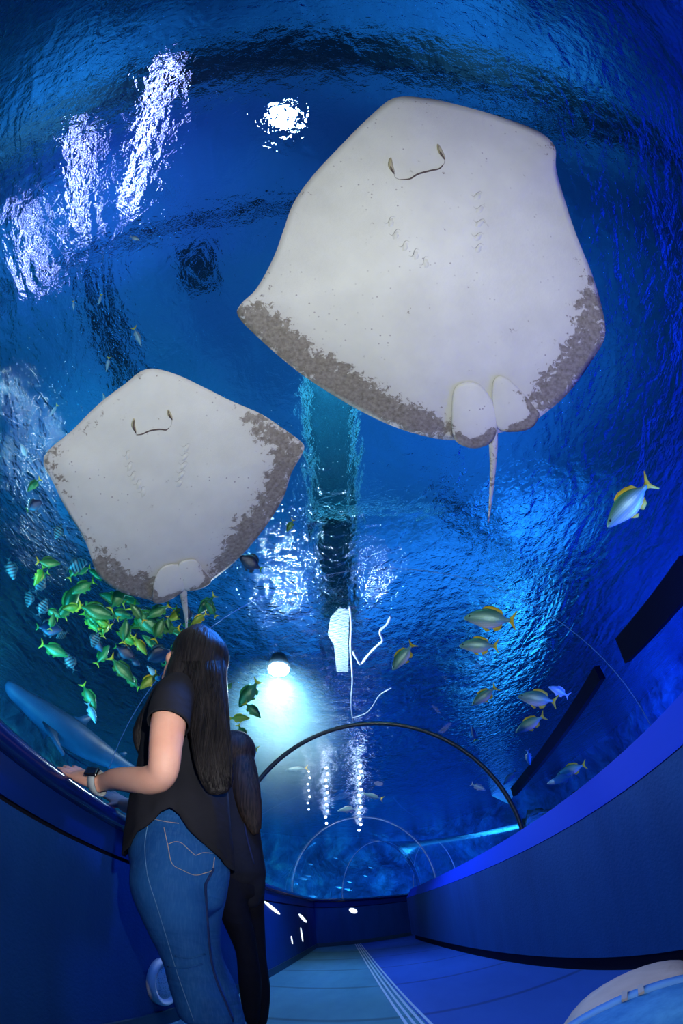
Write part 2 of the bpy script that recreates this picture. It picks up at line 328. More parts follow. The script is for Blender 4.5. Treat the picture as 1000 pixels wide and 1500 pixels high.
# blue lighting within the tunnel
light('SPOT', (-.3, 4.5, 2.15), 130, (.01, .14, 1), to=(.7, 4.0, .2), spot=(150, .6), rad=.05)
light('SPOT', (-.5, 6.9, 2.0), 45, (.01, .12, 1), to=(-.45, 9.3, .7), spot=(110, .7), rad=.05)  # unseen spot added to brighten the far barrier
light('SPOT', (-.3, 1.2, 2.2), 58, (.02, .2, 1), to=(.2, 2.0, .0), spot=(150, .6), rad=.05)
w = bpy.data.worlds.new('w'); SC.world = w; w.use_nodes = True; w.node_tree.nodes['Background'].inputs[0].default_value = (.004, .02, .06, 1); w.node_tree.nodes['Background'].inputs[1].default_value = .5

ROCK = mottled('reef_rock', (.004, .03, .06), (.01, .07, .12), (.03, .14, .20), 2.2, .9, .9, .12)
def rock(c, r, lab, seed):
    bm = bmesh.new(); bmesh.ops.create_icosphere(bm, subdivisions=4, radius=1)
    for v in bm.verts:
        n = v.co.normalized(); k = 1+.38*noise.noise(n*1.6+Vector((seed, 0, 0)))+.20*noise.noise(n*4+Vector((0, seed, 0)))+.10*noise.noise(n*9); v.co = Vector((n.x*r[0], n.y*r[1], n.z*r[2]))*k
    me = bpy.data.meshes.new('reef_rock'); bm.to_mesh(me); bm.free(); o = link('reef_rock', me, ROCK); o.location = c; tag(o, lab, 'rock', 'reef rocks around the tunnel')
for i, (c, r, lab) in enumerate((((-3.6, 10.2, -.3), (1.1, .9, .8), 'dark rock low beyond the bend, left'), ((-1.2, 13.4, -.4), (1.2, .9, .7), 'broad low rock beyond the middle of the bend'), ((1.9, 13.0, -.3), (1.1, .9, .9), 'rock right of the centre beyond the bend'), ((3.1, 7.6, .4), (.9, 1.2, 1.7), 'tall dark rock right of the far arch'), ((3.9, 4.2, -.2), (1.1, 1.4, 1.5), 'rock in the dark water right of the tunnel'), ((-3.4, 5.6, -.1), (1.0, 1.6, 1.3), 'rock left of the tunnel behind the women'), ((-4.3, 2.2, -.3), (1.2, 1.6, 1.5), 'rock on the left beneath the shark'))):
    rock(c, r, lab, i*3.1)
# dark steel members outside the right shoulder of the tunnel
NB = mat('black_steel', (.0008, .0012, .004), .8, .05)
def memb(pix, X, w, lab):
    a, b = [CAM+ray(*q)*(X/ray(*q).x) for q in pix]; d = b-a
    o = MB().box((0, 0, 0), (d.length, .07, w)).build('steel_member', NB, None, False); o.location = (a+b)/2; o.rotation_euler = d.to_track_quat('X', 'Z').to_euler(); tag(o, lab, 'beam')
memb(((1010, 835), (912, 952)), 2.3, .26, 'wide black steel member in the water at the right edge')
memb(((878, 985), (752, 1160)), 2.3, .17, 'longer thinner black steel member below the first, toward the dark arch')

# ---------------------------------------------------------------- walkway, barriers
def carpet(nt, p):
    tc = nt.nodes.new('ShaderNodeTexCoord'); sp = nt.nodes.new('ShaderNodeSeparateXYZ'); nt.links.new(tc.outputs['Object'], sp.inputs[0])
    # distance right of the strip line x = .30 - .1053*y
    m1 = nd(nt, 'ShaderNodeMath', operation='MULTIPLY_ADD'); nt.links.new(sp.outputs[1], m1.inputs[0]); m1.inputs[1].default_value = .1053; nt.links.new(sp.outputs[0], m1.inputs[2])
    gt = nd(nt, 'ShaderNodeMath', operation='GREATER_THAN'); nt.links.new(m1.outputs[0], gt.inputs[0]); gt.inputs[1].default_value = .33
    v = coords(nt, (1.2, .35, 1)); n1 = noise_tex(nt, v, 1.6, 4, .6); v2 = coords(nt, (3, 40, 1)); n2 = noise_tex(nt, v2, 3, 3)
    left = ramp(nt, n1, [(.3, (.03, .16, .23)), (.7, (.065, .26, .35))]); right = ramp(nt, n1, [(.3, (.01, .07, .34)), (.7, (.02, .10, .45))])
    c = mixc(nt, gt.outputs[0], left, right)
    w = nd(nt, 'ShaderNodeTexWave', Scale=.26, Distortion=1.2, **{'Detail': 1}); w.bands_direction = 'Y'; nt.links.new(coords(nt), w.inputs['Vector'])
    seam = ramp(nt, w.outputs['Fac'], [(0, (.55, .55, .55)), (.012, (1, 1, 1))])
    mm = nd(nt, 'ShaderNodeMix', data_type='RGBA', blend_type='MULTIPLY'); mm.inputs[0].default_value = 1; nt.links.new(c, mm.inputs[6]); nt.links.new(seam, mm.inputs[7])
    nt.links.new(mm.outputs[2], p.inputs['Base Color']); bump(nt, n2, .25, .01, p.inputs['Normal'])
FLOORM = mat('ribbed_walkway', rough=.75, spec=.2, build=carpet)
o = mesh('floor', [(-2.5, -4, 0), (4, -4, 0), (4, 12, 0), (-2.5, 12, 0)], [(0, 1, 2, 3)], FLOORM); tag(o, kind='structure', label='dark blue and teal walkway floor')
STRIPM = mat('pale_metal_strip', (.45, .6, .65), .4, .5, .4)
mb = MB()
for k in range(4):
    off = .25 + k*.032
    a, b = Vector((off+.1053*2.5, -2.5, 0)), Vector((off-.1053*9.0, 9.0, 0))
    dx = Vector((.007, 0, 0)); up = Vector((0, 0, .004))
    mb.add([a-dx, a+dx, b+dx, b-dx, a-dx+up, a+dx+up, b+dx+up, b-dx+up], [(4,5,6,7), (0,1,5,4), (2,3,7,6), (1,2,6,5), (3,0,4,7)])
o = mb.build('trim_1', STRIPM, None, False); tag(o, kind='structure', label='four thin pale parallel strips along the walkway floor')

def offset_path(path, off, side):   # side=+1: outward to the left of travel
    P = [Vector(p) for p in path]; out = []
    for i, p in enumerate(P):
        if i == 0: t = (P[1]-P[0]).normalized()
        elif i == len(P)-1: t = (P[-1]-P[-2]).normalized()
        else: t = ((P[i]-P[i-1]).normalized()+(P[i+1]-P[i]).normalized()).normalized()
        n = Vector((-t.y, t.x))*side
        k = 1
        if 0 < i < len(P)-1:
            tt = (P[i]-P[i-1]).normalized(); k = 1/max(.35, n.dot(Vector((-tt.y, tt.x))*side))
        out.append(p+n*off*k)
    return out
def sweep(name, path, prof, side, m, closed=False, smooth=False, parent=None):
    cols = [[Vector((p.x, p.y, z)) for p in offset_path(path, off, side)] for off, z in prof]
    n = len(path); vs = [v for c in cols for v in c]; fs = []
    k = len(prof)
    for j in range(k if closed else k-1):
        for i in range(n-1):
            a = j*n+i; b = ((j+1) % k)*n+i; fs.append((a, a+1, b+1, b))
    if closed: fs.append(tuple(j*n for j in range(k))); fs.append(tuple(j*n+n-1 for j in range(k)))
    return fix_normals(mesh(name, vs, fs, m, parent, smooth))
def lx(y): return -.88-.05*y
def rx(y): return 1.055-.087*y
LP = [(lx(y), y) for y in (-4, -2, 0, 1.5, 3, 5, 7, 8.4)] + [(.35, 9.75), (3.2, 11.0)]
RP = [(rx(y), y) for y in (-4, -2, 0, 1.5, 3, 5, 7)] + [(rx(8.5)+.0, 8.5), (rx(8.5)+.10, 8.68), (3.4, 9.6)]
def panel(nt, p):
    v = coords(nt, (1, 1, .25)); n1 = noise_tex(nt, v, 3, 4, .6); c = ramp(nt, n1, [(.3, (.004, .045, .19)), (.7, (.008, .07, .26))])
    nt.links.new(c, p.inputs['Base Color']); n2 = noise_tex(nt, coords(nt), 60, 3); bump(nt, n2, .3, .01, p.inputs['Normal'])
PANEL = mat('blue_wall_fabric', rough=.65, spec=.25, build=panel)
GLOSSB = mat('glossy_dark_blue_rail', (.002, .012, .10), .18, .6)
BAND = mat('blue_upper_band', (.003, .025, .16), .4, .4)
LEDGE = mat('blue_ledge', (.006, .05, .55), .7, .08)
DARK = mat('dark_recess', (.006, .008, .02), .7, .2)
o = sweep('wall_left', LP, [(0, .0), (0, .872), (.03, .875), (.32, .875), (.32, 0)], 1, PANEL, True); tag(o, kind='structure', label='blue left barrier wall of the tunnel')
o = sweep('trim_2', LP, [(.025, .875), (.025, .888), (.3, .888), (.3, .875)], 1, DARK, True); tag(o, kind='structure')
o = sweep('trim_3', LP, [(-.004, .888), (-.004, 1.0), (.3, 1.0), (.3, .888)], 1, BAND, True); tag(o, kind='structure')
o = sweep('trim_4', LP, [(.0, 1.0), (-.03, 1.005), (-.042, 1.02), (-.045, 1.04), (-.038, 1.06), (-.02, 1.073), (0, 1.077), (.1, 1.08), (.1, 1.0)], 1, GLOSSB, True, True); tag(o, kind='structure', label='glossy dark blue handrail along the left side')
o = sweep('wall_right', RP, [(0, .125), (0, .93), (.06, .935), (.33, .935), (.33, 0), (.07, 0), (.07, .125)], -1, PANEL, True); tag(o, kind='structure', label='dark blue right barrier wall of the tunnel')
o = sweep('trim_5', RP, [(0.0, .935), (.085, 1.11), (.30, 1.11), (.30, .935)], -1, LEDGE, True); tag(o, kind='structure', label='bright blue sloped ledge on the right barrier')
o = sweep('baseboard_right', RP, [(.06, 0), (.06, .124), (.075, .124), (.075, 0)], -1, DARK, True); tag(o, kind='structure')
o = sweep('baseboard_left', LP, [(-.012, 0), (-.012, .09), (-.001, .09), (-.001, 0)], 1, mat('dark_teal_skirting', (.02, .06, .10), .5), True); tag(o, kind='structure')

# acrylic tunnel
TC = [(.36, -4), (.26, -2), (.085, 0), (.05, 1.42), (-.03, 3.05), (-.17, 4.65), (-.29, 6.25), (-.40, 7.4), (-.30, 8.35), (.35, 9.1), (1.6, 9.7), (3.2, 10.3)]
TS = cr(TC, 6)
TZ, TB = 1.07, 1.19
def thalf(y): return .5*(rx(y)-lx(y))+.10 if y < 7.5 else .88
def arch_ring(i, s=1.0, n=48, path=TS):
    P = [Vector(p) for p in path]; p = P[i]; t = (P[min(i+1, len(P)-1)]-P[max(i-1, 0)]).normalized(); nn = Vector((t.y, -t.x)); a = thalf(p.y)*s; b = TB*s
    return [Vector((p.x+nn.x*a*math.cos(th), p.y+nn.y*a*math.cos(th), TZ+b*math.sin(th))) for th in [math.pi*k/n for k in range(n+1)]]
vs = []; fs = []; n = 49
for i in range(len(TS)): vs += arch_ring(i)
for i in range(len(TS)-1):
    for k in range(n-1): fs.append((i*n+k, i*n+k+1, (i+1)*n+k+1, (i+1)*n+k))
o = mesh('acrylic_tunnel', vs, fs, ACRYL); tag(o, 'clear curved acrylic tunnel shell over the walkway', 'tunnel', kind='structure')
RIBM = mat('dark_seal_rib', (.015, .03, .035), .35, .5); SEAM = mat('pale_seam', (.25, .45, .7), .2, .8); FSEAM = mat('faint_seam', (.04, .14, .30), .3, .4)
for idx, rad, m_, lab in ((3*6, .0016, FSEAM, 'thin pale seam arching overhead nearest the camera'), (4*6, .018, RIBM, 'dark rib arching over the tunnel, nearest solid arch'), (6*6, .010, SEAM, 'pale arched seam far down the tunnel'), (8*6+2, .012, SEAM, 'pale seam arch at the far bend'), (9*6+3, .01, SEAM, 'short seam arc beyond the bend, farthest arch')):
    o = MB().tube(arch_ring(idx, .992), rad, 8).build('tunnel_arch', m_); tag(o, lab, 'arch')
    if idx == 18:
        MB().tube(arch_ring(idx+0, .999), .003, 6)
# ---------------------------------------------------------------- stingrays
from mathutils.bvhtree import BVHTree
def skin_under(nt, p):
    at = nt.nodes.new('ShaderNodeAttribute'); at.attribute_name = 'pig'
    v = coords(nt); n1 = noise_tex(nt, v, 26, 6, .72, .4); n3 = noise_tex(nt, v, 4.5, 5, .6); n4 = noise_tex(nt, v, 60, 3, .6)
    ad = nd(nt, 'ShaderNodeMath', operation='MULTIPLY_ADD'); nt.links.new(n3, ad.inputs[0]); ad.inputs[1].default_value = .8; mz = nd(nt, 'ShaderNodeMath', operation='MULTIPLY_ADD'); nt.links.new(n1, mz.inputs[0]); mz.inputs[1].default_value = 2.0; mz.inputs[2].default_value = -.85; nt.links.new(mz.outputs[0], ad.inputs[2])   # noise + .5*noise
    sb = nd(nt, 'ShaderNodeMath', operation='SUBTRACT'); nt.links.new(at.outputs['Fac'], sb.inputs[0]); nt.links.new(ad.outputs[0], sb.inputs[1])
    msk = ramp(nt, sb.outputs[0], [(0, (0, 0, 0)), (.10, (1, 1, 1))])
    gr = nd(nt, 'ShaderNodeMath', operation='MULTIPLY_ADD', use_clamp=True); nt.links.new(at.outputs['Fac'], gr.inputs[0]); gr.inputs[1].default_value = .55; gr.inputs[2].default_value = -.12
    white = ramp(nt, n3, [(.3, (.60, .59, .54)), (.7, (.70, .69, .63))])
    brown = ramp(nt, n4, [(.3, (.17, .145, .12)), (.7, (.33, .295, .25))])
    c0 = mixc(nt, gr.outputs[0], white, (.45, .40, .38))
    # scattered freckles
    vo = nd(nt, 'ShaderNodeTexVoronoi', Scale=34); nt.links.new(v, vo.inputs['Vector'])
    sp = ramp(nt, vo.outputs['Distance'], [(.0, (1, 1, 1)), (.10, (1, 1, 1)), (.15, (0, 0, 0))])
    sp2 = ramp(nt, n3, [(.50, (0, 0, 0)), (.62, (1, 1, 1))]); mf = nd(nt, 'ShaderNodeMath', operation='MULTIPLY'); nt.links.new(sp, mf.inputs[0]); nt.links.new(sp2, mf.inputs[1])
    c1 = mixc(nt, mf.outputs[0], c0, (.36, .34, .33))
    c = mixc(nt, msk, c1, brown); nt.links.new(c, p.inputs['Base Color'])
    bump(nt, n4, .12, .01, p.inputs['Normal'])
RAYM = mat('stingray_pale_underside', rough=.5, spec=.3, build=skin_under)
RTOP = mottled('stingray_brown_back', (.05, .045, .04), (.09, .08, .07), (.14, .12, .10), 8, .5, .3, .01)
GILL = mat('gill_shadow_skin', (.34, .33, .30), .6); MOUTH = mat('mouth_skin', (.10, .07, .06), .6); CREAM = mat('nostril_cream', (.45, .40, .26), .5); PALESK = mat('pale_gill_flap', (.62, .62, .60), .5)
def hitS(px, py, A, B, cx, off=0):
    d = ray(px, py); o = Vector((-cx, H-TZ)); A += off; B += off
    a = (d.x/A)**2+(d.z/B)**2; b = 2*(o.x*d.x/A**2+o.y*d.z/B**2); c = (o.x/A)**2+(o.y/B)**2-1
    return CAM+d*((-b+math.sqrt(b*b-4*a*c))/(2*a))
def set_attr(o, name, vals):
    a = o.data.attributes.new(name, 'FLOAT', 'POINT')
    for i, v in enumerate(vals): a.data[i].value = v
def plate(name, outline, cen, S, th, m, parent, pigf, bulge=.0, rings=10, wav=0):
    """closed body whose rim follows outline; underside towards the tunnel"""
    n = len(outline); A, B, cx = S; lo = []; up = []; pig = []
    for k in range(rings+1):
        t = (k/rings)**.8
        for i in range(n):
            px = cen[0]+(outline[i][0]-cen[0])*max(t, .004); py = cen[1]+(outline[i][1]-cen[1])*max(t, .004)
            w = wav*math.sin(i*.55)*t**6
            lo.append(hitS(px, py, A, B, cx, -bulge*(1-t**2.2)+w)); up.append(hitS(px, py, A, B, cx, 0)+Vector((0, 0, w+.004+th*(1-t**2.0)**.8))); pig.append(pigf(i/n, t, outline[i]))
    N = len(lo); vs = lo+up; fs = []
    for k in range(rings):
        for i in range(n):
            a = k*n+i; b = k*n+(i+1) % n; fs.append((a, b, b+n, a+n)); fs.append((a+N, a+n+N, b+n+N, b+N))
    fs.append(tuple(range(n-1, -1, -1))); fs.append(tuple(N+i for i in range(n)))
    for i in range(n):
        a = rings*n+i; b = rings*n+(i+1) % n; fs.append((a, b, b+N, a+N))
    o = mesh(name, vs, fs, m, parent); set_attr(o, 'pig', pig+[0]*N); fix_normals(o)
    o.data.materials.append(RTOP)
    for f in o.data.polygons:
        if all(v >= N for v in f.vertices) : f.material_index = 1
    return o
def sstep(a, b, x): x = max(0, min(1, (x-a)/(b-a))); return x*x*(3-2*x)
def make_ray(label, outline, cen, S, brown, pelvics, tail, mouth, nostrils, gills, th, scale):
    pts = cr_closed([(x, y) for x, y, _ in outline], 4); wts = []
    m = len(outline)
    for i in range(m):
        for k in range(4): t = k/4; wts.append(outline[i][2]*(1-t)+outline[(i+1) % m][2]*t)
    root = empty('stingray', hitS(*cen, *S, -.02), label, 'stingray')
    n = len(pts)
    def pigf(u, t, _):
        w = wts[int(round(u*n)) % n]; return .18+ (brown*w)*(sstep(min(.92, 1-(.31 if scale == 1 else .42)*w), .93, t)-.30*sstep(.93, 1.0, t))
    disc = plate('body_disc', pts, cen, S, th, RAYM, root, pigf, bulge=.055, rings=22, wav=.004)
    bv = BVHTree.FromPolygons([v.co.copy() for v in disc.data.vertices], [tuple(p.vertices) for p in disc.data.polygons])
    def on(px, py, lift=0):
        d = ray(px, py); h = bv.ray_cast(CAM, d)[0]
        if h is None: h = hitS(px, py, *S)
        return h-d*lift
    for outl, c, bm in pelvics:
        P = cr_closed([(x, y) for x, y, _ in outl], 5); W = []
        for i in range(len(outl)):
            for k in range(5): t = k/5; W.append(outl[i][2]*(1-t)+outl[(i+1) % len(outl)][2]*t)
        nn = len(P)
        plate('pelvic_fin', P, c, (S[0]-.045, S[1]-.045, S[2]), .02, RAYM, root, lambda u, t, _: .18+bm*W[int(round(u*nn)) % nn]*sstep(.45, .95, t), bulge=.012, rings=8)
    tp = cr(tail, 6); MBt = MB(); q = []
    for x, y, w, off in tp:
        q.append((hitS(x, y, *S, off), w))
    MBt.tube([a for a, _ in q], [b for _, b in q], 12); o = MBt.build('tail', RAYM, root); set_attr(o, 'pig', [.36+.16*(i//12)/len(q) for i in range(len(o.data.vertices))])
    b = MB().tube([on(x, y, .002) for x, y in cr(mouth, 6)], [.0018*scale+.0024*scale*math.sin(math.pi*i/(6*(len(mouth)-1))) for i in range(6*(len(mouth)-1)+1)], 6); b.build('mouth', MOUTH, root)
    for ns in nostrils:
        c = cr(ns, 5); nb = MB().tube([on(x, y, .001) for x, y in c], [.0095*scale*math.sin(math.pi*(i+.6)/(len(c)+.2))+.001 for i in range(len(c))], 8).build('nostril', CREAM, root)
        MB().tube([on(x+.4, y+2, .006) for x, y in c], [.005*scale*math.sin(math.pi*(i+.6)/(len(c)+.2))+.0005 for i in range(len(c))], 6).build('nostril_opening', MOUTH, nb)
    for gx, gy, ang in gills:
        ca, sa = math.cos(R(ang)), math.sin(R(ang)); L = 9*scale
        cpts = [(gx+ca*L*s+sa*3.5*scale*math.sin(s*3.1), gy+sa*L*s-ca*3.5*scale*math.sin(s*3.1)) for s in (-1, -.6, -.2, .2, .6, 1)]
        g = MB().tube([on(x, y, .0006) for x, y in cpts], [.0004, .0010*scale, .0014*scale, .0014*scale, .0010*scale, .0003], 6).build('gill_slit', GILL, root)
        fl = MB().tube([on(x-sa*5*scale, y+ca*5*scale, -.0175*scale) for x, y in cpts], [.010*scale, .018*scale, .0215*scale, .0215*scale, .018*scale, .010*scale], 12).build('gill_flap', RAYM, g); set_attr(fl, 'pig', [.18]*len(fl.data.vertices))
    for a_, b_ in zip((nostrils[0][-1], nostrils[1][-1]), (mouth[0], mouth[-1])):
        mid = ((a_[0]+b_[0])/2+(a_[0]-b_[0])*.3, (a_[1]+b_[1])/2+2); MB().tube([on(x, y, .0005) for x, y in cr([a_, mid, b_], 4)], .0012*scale, 6).build('lip_fold', GILL, root)
    return root
S1 = (1.9, 1.50, .05)
big = [(578,143,.0),(541,171,0),(501,211,0),(458,257,.05),(430,297,.28),(415,337,.05),(401,376,.05),(376,422,.35),(353,445,.75),(348,462,.9),(373,490,1),(433,542,1),(501,587,1),(569,622,.95),(626,640,.85),(666,645,.6),(700,640,.1),(740,632,.1),(780,618,.3),(792,610,.6),(832,576,.95),(869,525,1),(886,490,1),(880,445,.8),(866,399,.35),(843,342,.1),(823,280,0),(814,245,.05),(812,214,.35),(786,191,.25),(729,170,.05),(672,154,0),(626,144,0)]
make_ray('larger of the two pale stingrays, gliding belly down over the tunnel at upper right', big, (640, 400), S1, .84,
    [([(668,566,0),(662,600,0),(664,640,.6),(680,654,1),(702,656,1),(722,645,.9),(728,620,.2),(722,590,0),(700,562,0)], (694, 610), 1.2),
     ([(722,560,0),(738,552,0),(765,575,.2),(782,596,1),(790,608,1),(778,627,1),(752,633,.9),(730,628,.1),(722,600,0)], (750, 597), 1.15)],
    [(716,590,.022,.0),(719,610,.026,-.02),(722,640,.024,-.02),(722,680,.017,-.02),(719,725,.010,-.01),(715,765,.003,0)],
    [(586,263),(600,262),(612,255),(630,250),(643,247),(649,241)], [[(572,231),(572,243),(577,253)], [(641,211),(645,222),(651,232)]],
    [(570,322,-25),(578,340,-15),(591,357,-20),(606,370,-30),(620,382,-40),(698,284,-5),(702,303,5),(702,323,10),(699,343,5),(699,360,-5)], .17, 1.0)
S2 = (1.62, 1.44, 0)
small = [(214,541,.1),(182,563,.3),(143,593,.3),(104,632,.4),(64,670,.5),(79,709,.45),(100,752,.35),(122,787,.3),(132,812,.5),(143,842,.9),(169,864,.95),(212,877,.9),(228,879,.7),(262,868,.1),(300,855,.2),(315,847,.7),(350,817,1),(384,778,1),(414,731,1.0),(427,692,1.0),(444,662,1.0),(442,649,1.0),(418,630,.9),(384,608,.6),(341,589,.3),(298,567,.2),(255,548,.15)]
make_ray('smaller pale stingray with grey-brown wing edge, above the long-haired woman', small, (250, 720), S2, .74,
    [([(240,830,0),(228,845,0),(223,868,.5),(226,884,1),(242,882,1),(258,874,.8),(272,862,.1),(275,845,0),(262,828,0)], (248, 856), 1.4),
     ([(262,826,0),(284,820,0),(298,836,.5),(309,851,1),(300,860,.8),(284,865,.4),(270,864,0),(262,850,0)], (281, 845), 1.2)],
    [(264,850,.022,.0),(267,862,.023,-.02),(269,875,.019,-.02),(272,900,.011,-.02),(273,918,.006,-.02),(272,950,.003,-.01)],
    [(200,637),(208,636),(220,631),(234,629),(243,630),(247,627)], [[(196,613),(195,623),(199,633)], [(246,600),(248,607),(252,613)]],
    [(185,664,-30),(188,680,-15),(193,694,-20),(201,706,-25),(207,717,-35),(272,652,-5),(270,665,5),(268,678,8),(265,691,5),(262,703,-5)], .15, .8)

# ---------------------------------------------------------------- fish
def fishskin(name, back, side, belly, stripes=None, rough=.35, sh=.0, spec=.6):
    def b(nt, p):
        tc = nt.nodes.new('ShaderNodeTexCoord'); sp = nt.nodes.new('ShaderNodeSeparateXYZ'); nt.links.new(tc.outputs['Object'], sp.inputs[0])
        mr = nd(nt, 'ShaderNodeMapRange'); nt.links.new(sp.outputs[2], mr.inputs[0]); mr.inputs[1].default_value = -.2; mr.inputs[2].default_value = .2
        c = ramp(nt, mr.outputs[0], [(.12, belly), (.42, side), (.62, side), (.92, back)])
        w = nd(nt, 'ShaderNodeTexWave', Scale=9, Distortion=.6); w.bands_direction = 'Z'; nt.links.new(coords(nt), w.inputs['Vector'])
        c = mixc(nt, ramp(nt, w.outputs['Fac'], [(.4, (0, 0, 0)), (.7, (.25, .25, .25))]), c, back)
        if stripes:
            w2 = nd(nt, 'ShaderNodeTexWave', Scale=stripes[0], Distortion=.3); w2.bands_direction = 'X'; nt.links.new(coords(nt), w2.inputs['Vector'])
            c = mixc(nt, ramp(nt, w2.outputs['Fac'], [(.55, (0, 0, 0)), (.65, (1, 1, 1))]), c, stripes[1])
        nt.links.new(c, p.inputs['Base Color'])
        n = noise_tex(nt, coords(nt, (1, 1, 1)), 40, 2); bump(nt, n, .15, .01, p.inputs['Normal'])
    return mat(name, side, rough, spec, .15, b)
def fish_parts(kind, body, fin, tailm, deep=.36, thick=.15, eye=True, fork=.5, simple=False):
    """a fish of length 1 lying along +X (snout at +.5), its back up"""
    prof = [(.5, .006, .0), (.47, .10, .0), (.40, .20, .01), (.28, .34, .02), (.12, .47, .02), (-.03, .49, .01), (-.18, .38, .005), (-.28, .22, 0), (-.34, .12, 0), (-.40, .10, 0), (-.43, .02, 0)]
    P = cr(prof, 3); rg = []
    for x, hh, zc in P:
        hh = max(hh, .004)*deep; wd = min(hh*.9, thick*math.sqrt(max(hh, .001)/(.49*deep))*.55)
        rg.append([Vector((x, wd*math.copysign(abs(math.cos(a))**1.0, math.cos(a)), zc+hh*math.sin(a))) for a in [2*math.pi*k/14 for k in range(14)]])
    out = [('body', MB().rings(rg), body)]
    def fin_plate(pts, th=.012):
        n = len(pts); a = [Vector((x, -th/2, z)) for x, z in pts]; b = [Vector((x, th/2, z)) for x, z in pts]
        return MB().add(a+b, [tuple(range(n)), tuple(range(2*n-1, n-1, -1))]+[(i, (i+1) % n, n+(i+1) % n, n+i) for i in range(n)])
    d = deep
    out.append(('tail_fin', fin_plate([(-.38, .03), (-.44, .07), (-.54, .17*(.6+fork)), (-.56, .165*(.6+fork)), (-.50+.0, .05), (-.475-.03*(1-fork), 0), (-.50, -.05), (-.56, -.165*(.6+fork)), (-.54, -.17*(.6+fork)), (-.44, -.07), (-.38, -.03)]), tailm))
    out.append(('dorsal_fin', fin_plate([(.16, .44*d), (.12, .60*d), (.02, .66*d), (-.12, .60*d), (-.24, .46*d), (-.28, .24*d), (-.2, .30*d), (0, .42*d)]), fin))
    out.append(('anal_fin', fin_plate([(-.08, -.40*d), (-.14, -.58*d), (-.24, -.50*d), (-.28, -.24*d), (-.2, -.30*d)]), fin))
    for s in (-1, 1):
        q = fin_plate([(.2, 0), (.12, .05), (.02, .0), (.0, -.06), (.1, -.06)], .006); m = Matrix.Rotation(s*.45, 3, 'Z')
        out.append(('pectoral_fin', MB().add([m@(v-Vector((.2, 0, 0)))+Vector((.2, s*thick*.44, -.04)) for v in q.v], q.f), fin))
    q = fin_plate([(.12, -.42*d), (.02, -.62*d), (-.04, -.55*d), (.02, -.42*d)], .010); out.append(('pelvic_fin', q, fin))
    if eye and not simple:
        for s in (-1, 1): out.append(('eye', MB().ball((.385, s*thick*.30, .035), (.026, .014, .026), 8), EYE))
    return out
EYE = mat('fish_eye', (.01, .01, .012), .1, .8)
YEL = mat('yellow_fin', (.75, .60, .04), .5); GRN = mat('green_fin', (.05, .26, .05), .5); SILF = mat('silver_fin', (.35, .45, .48), .5); DKF = mat('dark_fin', (.03, .07, .09), .5)
BREAM = fishskin('bream_scales', (.05, .22, .12), (.20, .46, .34), (.85, .90, .80)); SNAP = fishskin('green_yellow_scales', (.015, .10, .03), (.04, .24, .06), (.22, .42, .10), rough=.3)
SNAPY = fishskin('yellow_scales', (.09, .22, .01), (.30, .42, .03), (.7, .7, .08)); STRIPE = fishskin('striped_scales', (.04, .14, .16), (.10, .24, .26), (.2, .34, .32), (2.2, (.01, .03, .05)))
SILV = fishskin('silver_scales', (.10, .28, .36), (.22, .45, .52), (.6, .75, .8)); DARKF = fishskin('dark_blue_scales', (.005, .02, .05), (.01, .04, .10), (.04, .10, .18))
PROTO = {}
FARF = fishskin('far_fish_scales', (.01, .05, .10), (.03, .10, .17), (.12, .25, .32))
KINDS = {
 'far': ('silver_fish', lambda: fish_parts('far', FARF, DKF, DKF, .34, .14, fork=.4)),
 'bream': ('bream', lambda: fish_parts('bream', BREAM, YEL, YEL, .40, .17, fork=.5)),
 'snapper': ('snapper', lambda: fish_parts('snapper', SNAP, GRN, YEL, .40, .16, fork=.45)),
 'yellow': ('snapper', lambda: fish_parts('yellow', SNAPY, YEL, YEL, .38, .16, fork=.45)),
 'stripe': ('damselfish', lambda: fish_parts('stripe', STRIPE, DKF, DKF, .56, .17, fork=.35)),
 'silver': ('silver_fish', lambda: fish_parts('silver', SILV, SILF, SILF, .34, .14, fork=.4)),
 'dark': ('surgeonfish', lambda: fish_parts('dark', DARKF, DKF, GRN, .60, .16, fork=.25)),
 'slim': ('silver_fish', lambda: fish_parts('slim', SILV, SILF, YEL, .22, .11, fork=.4)),
}
def make_proto(k):
    nm, fn = KINDS[k]; parts = []
    for n, mb, m in fn():
        o = fix_normals(mesh(n, mb.v, mb.f, m)); COL.objects.unlink(o); parts.append(o.data)
        parts[-1]['n'] = n; bpy.data.objects.remove(o)
    return nm, parts
def fish(k, head, tail, dist, label, group=None, upf=1, roll=0, tdist=None):
    """head / tail: where snout and tail tip stand as seen from the viewpoint, dist metres away"""
    if k not in PROTO: PROTO[k] = make_proto(k)
    nm, parts = PROTO[k]
    a = at_d(*head, dist); b = at_d(*tail, tdist or dist); X = (a-b); L = X.length; X.normalize()
    view = ((a+b)/2-CAM).normalized(); side = (view-X*view.dot(X)).normalized()        # flank faces the viewer
    Z = X.cross(side)
    if Z.dot(Vector((0, 0, 1))) < 0: Z = -Z
    Z *= upf
    if roll: Z = Matrix.Rotation(R(roll), 3, X)@Z
    Y = Z.cross(X); m = Matrix((X, Y, Z)).transposed().to_4x4(); c = (a+b)/2+X*(.03*L)
    s = L/1.06
    r_ = empty(nm, (0, 0, 0), label, 'fish', group); r_.matrix_world = Matrix.Translation(c)@m@Matrix.Scale(s, 4)
    for me in parts:
        o = bpy.data.objects.new(me['n'], me); COL.objects.link(o); o.parent = r_
    return r_
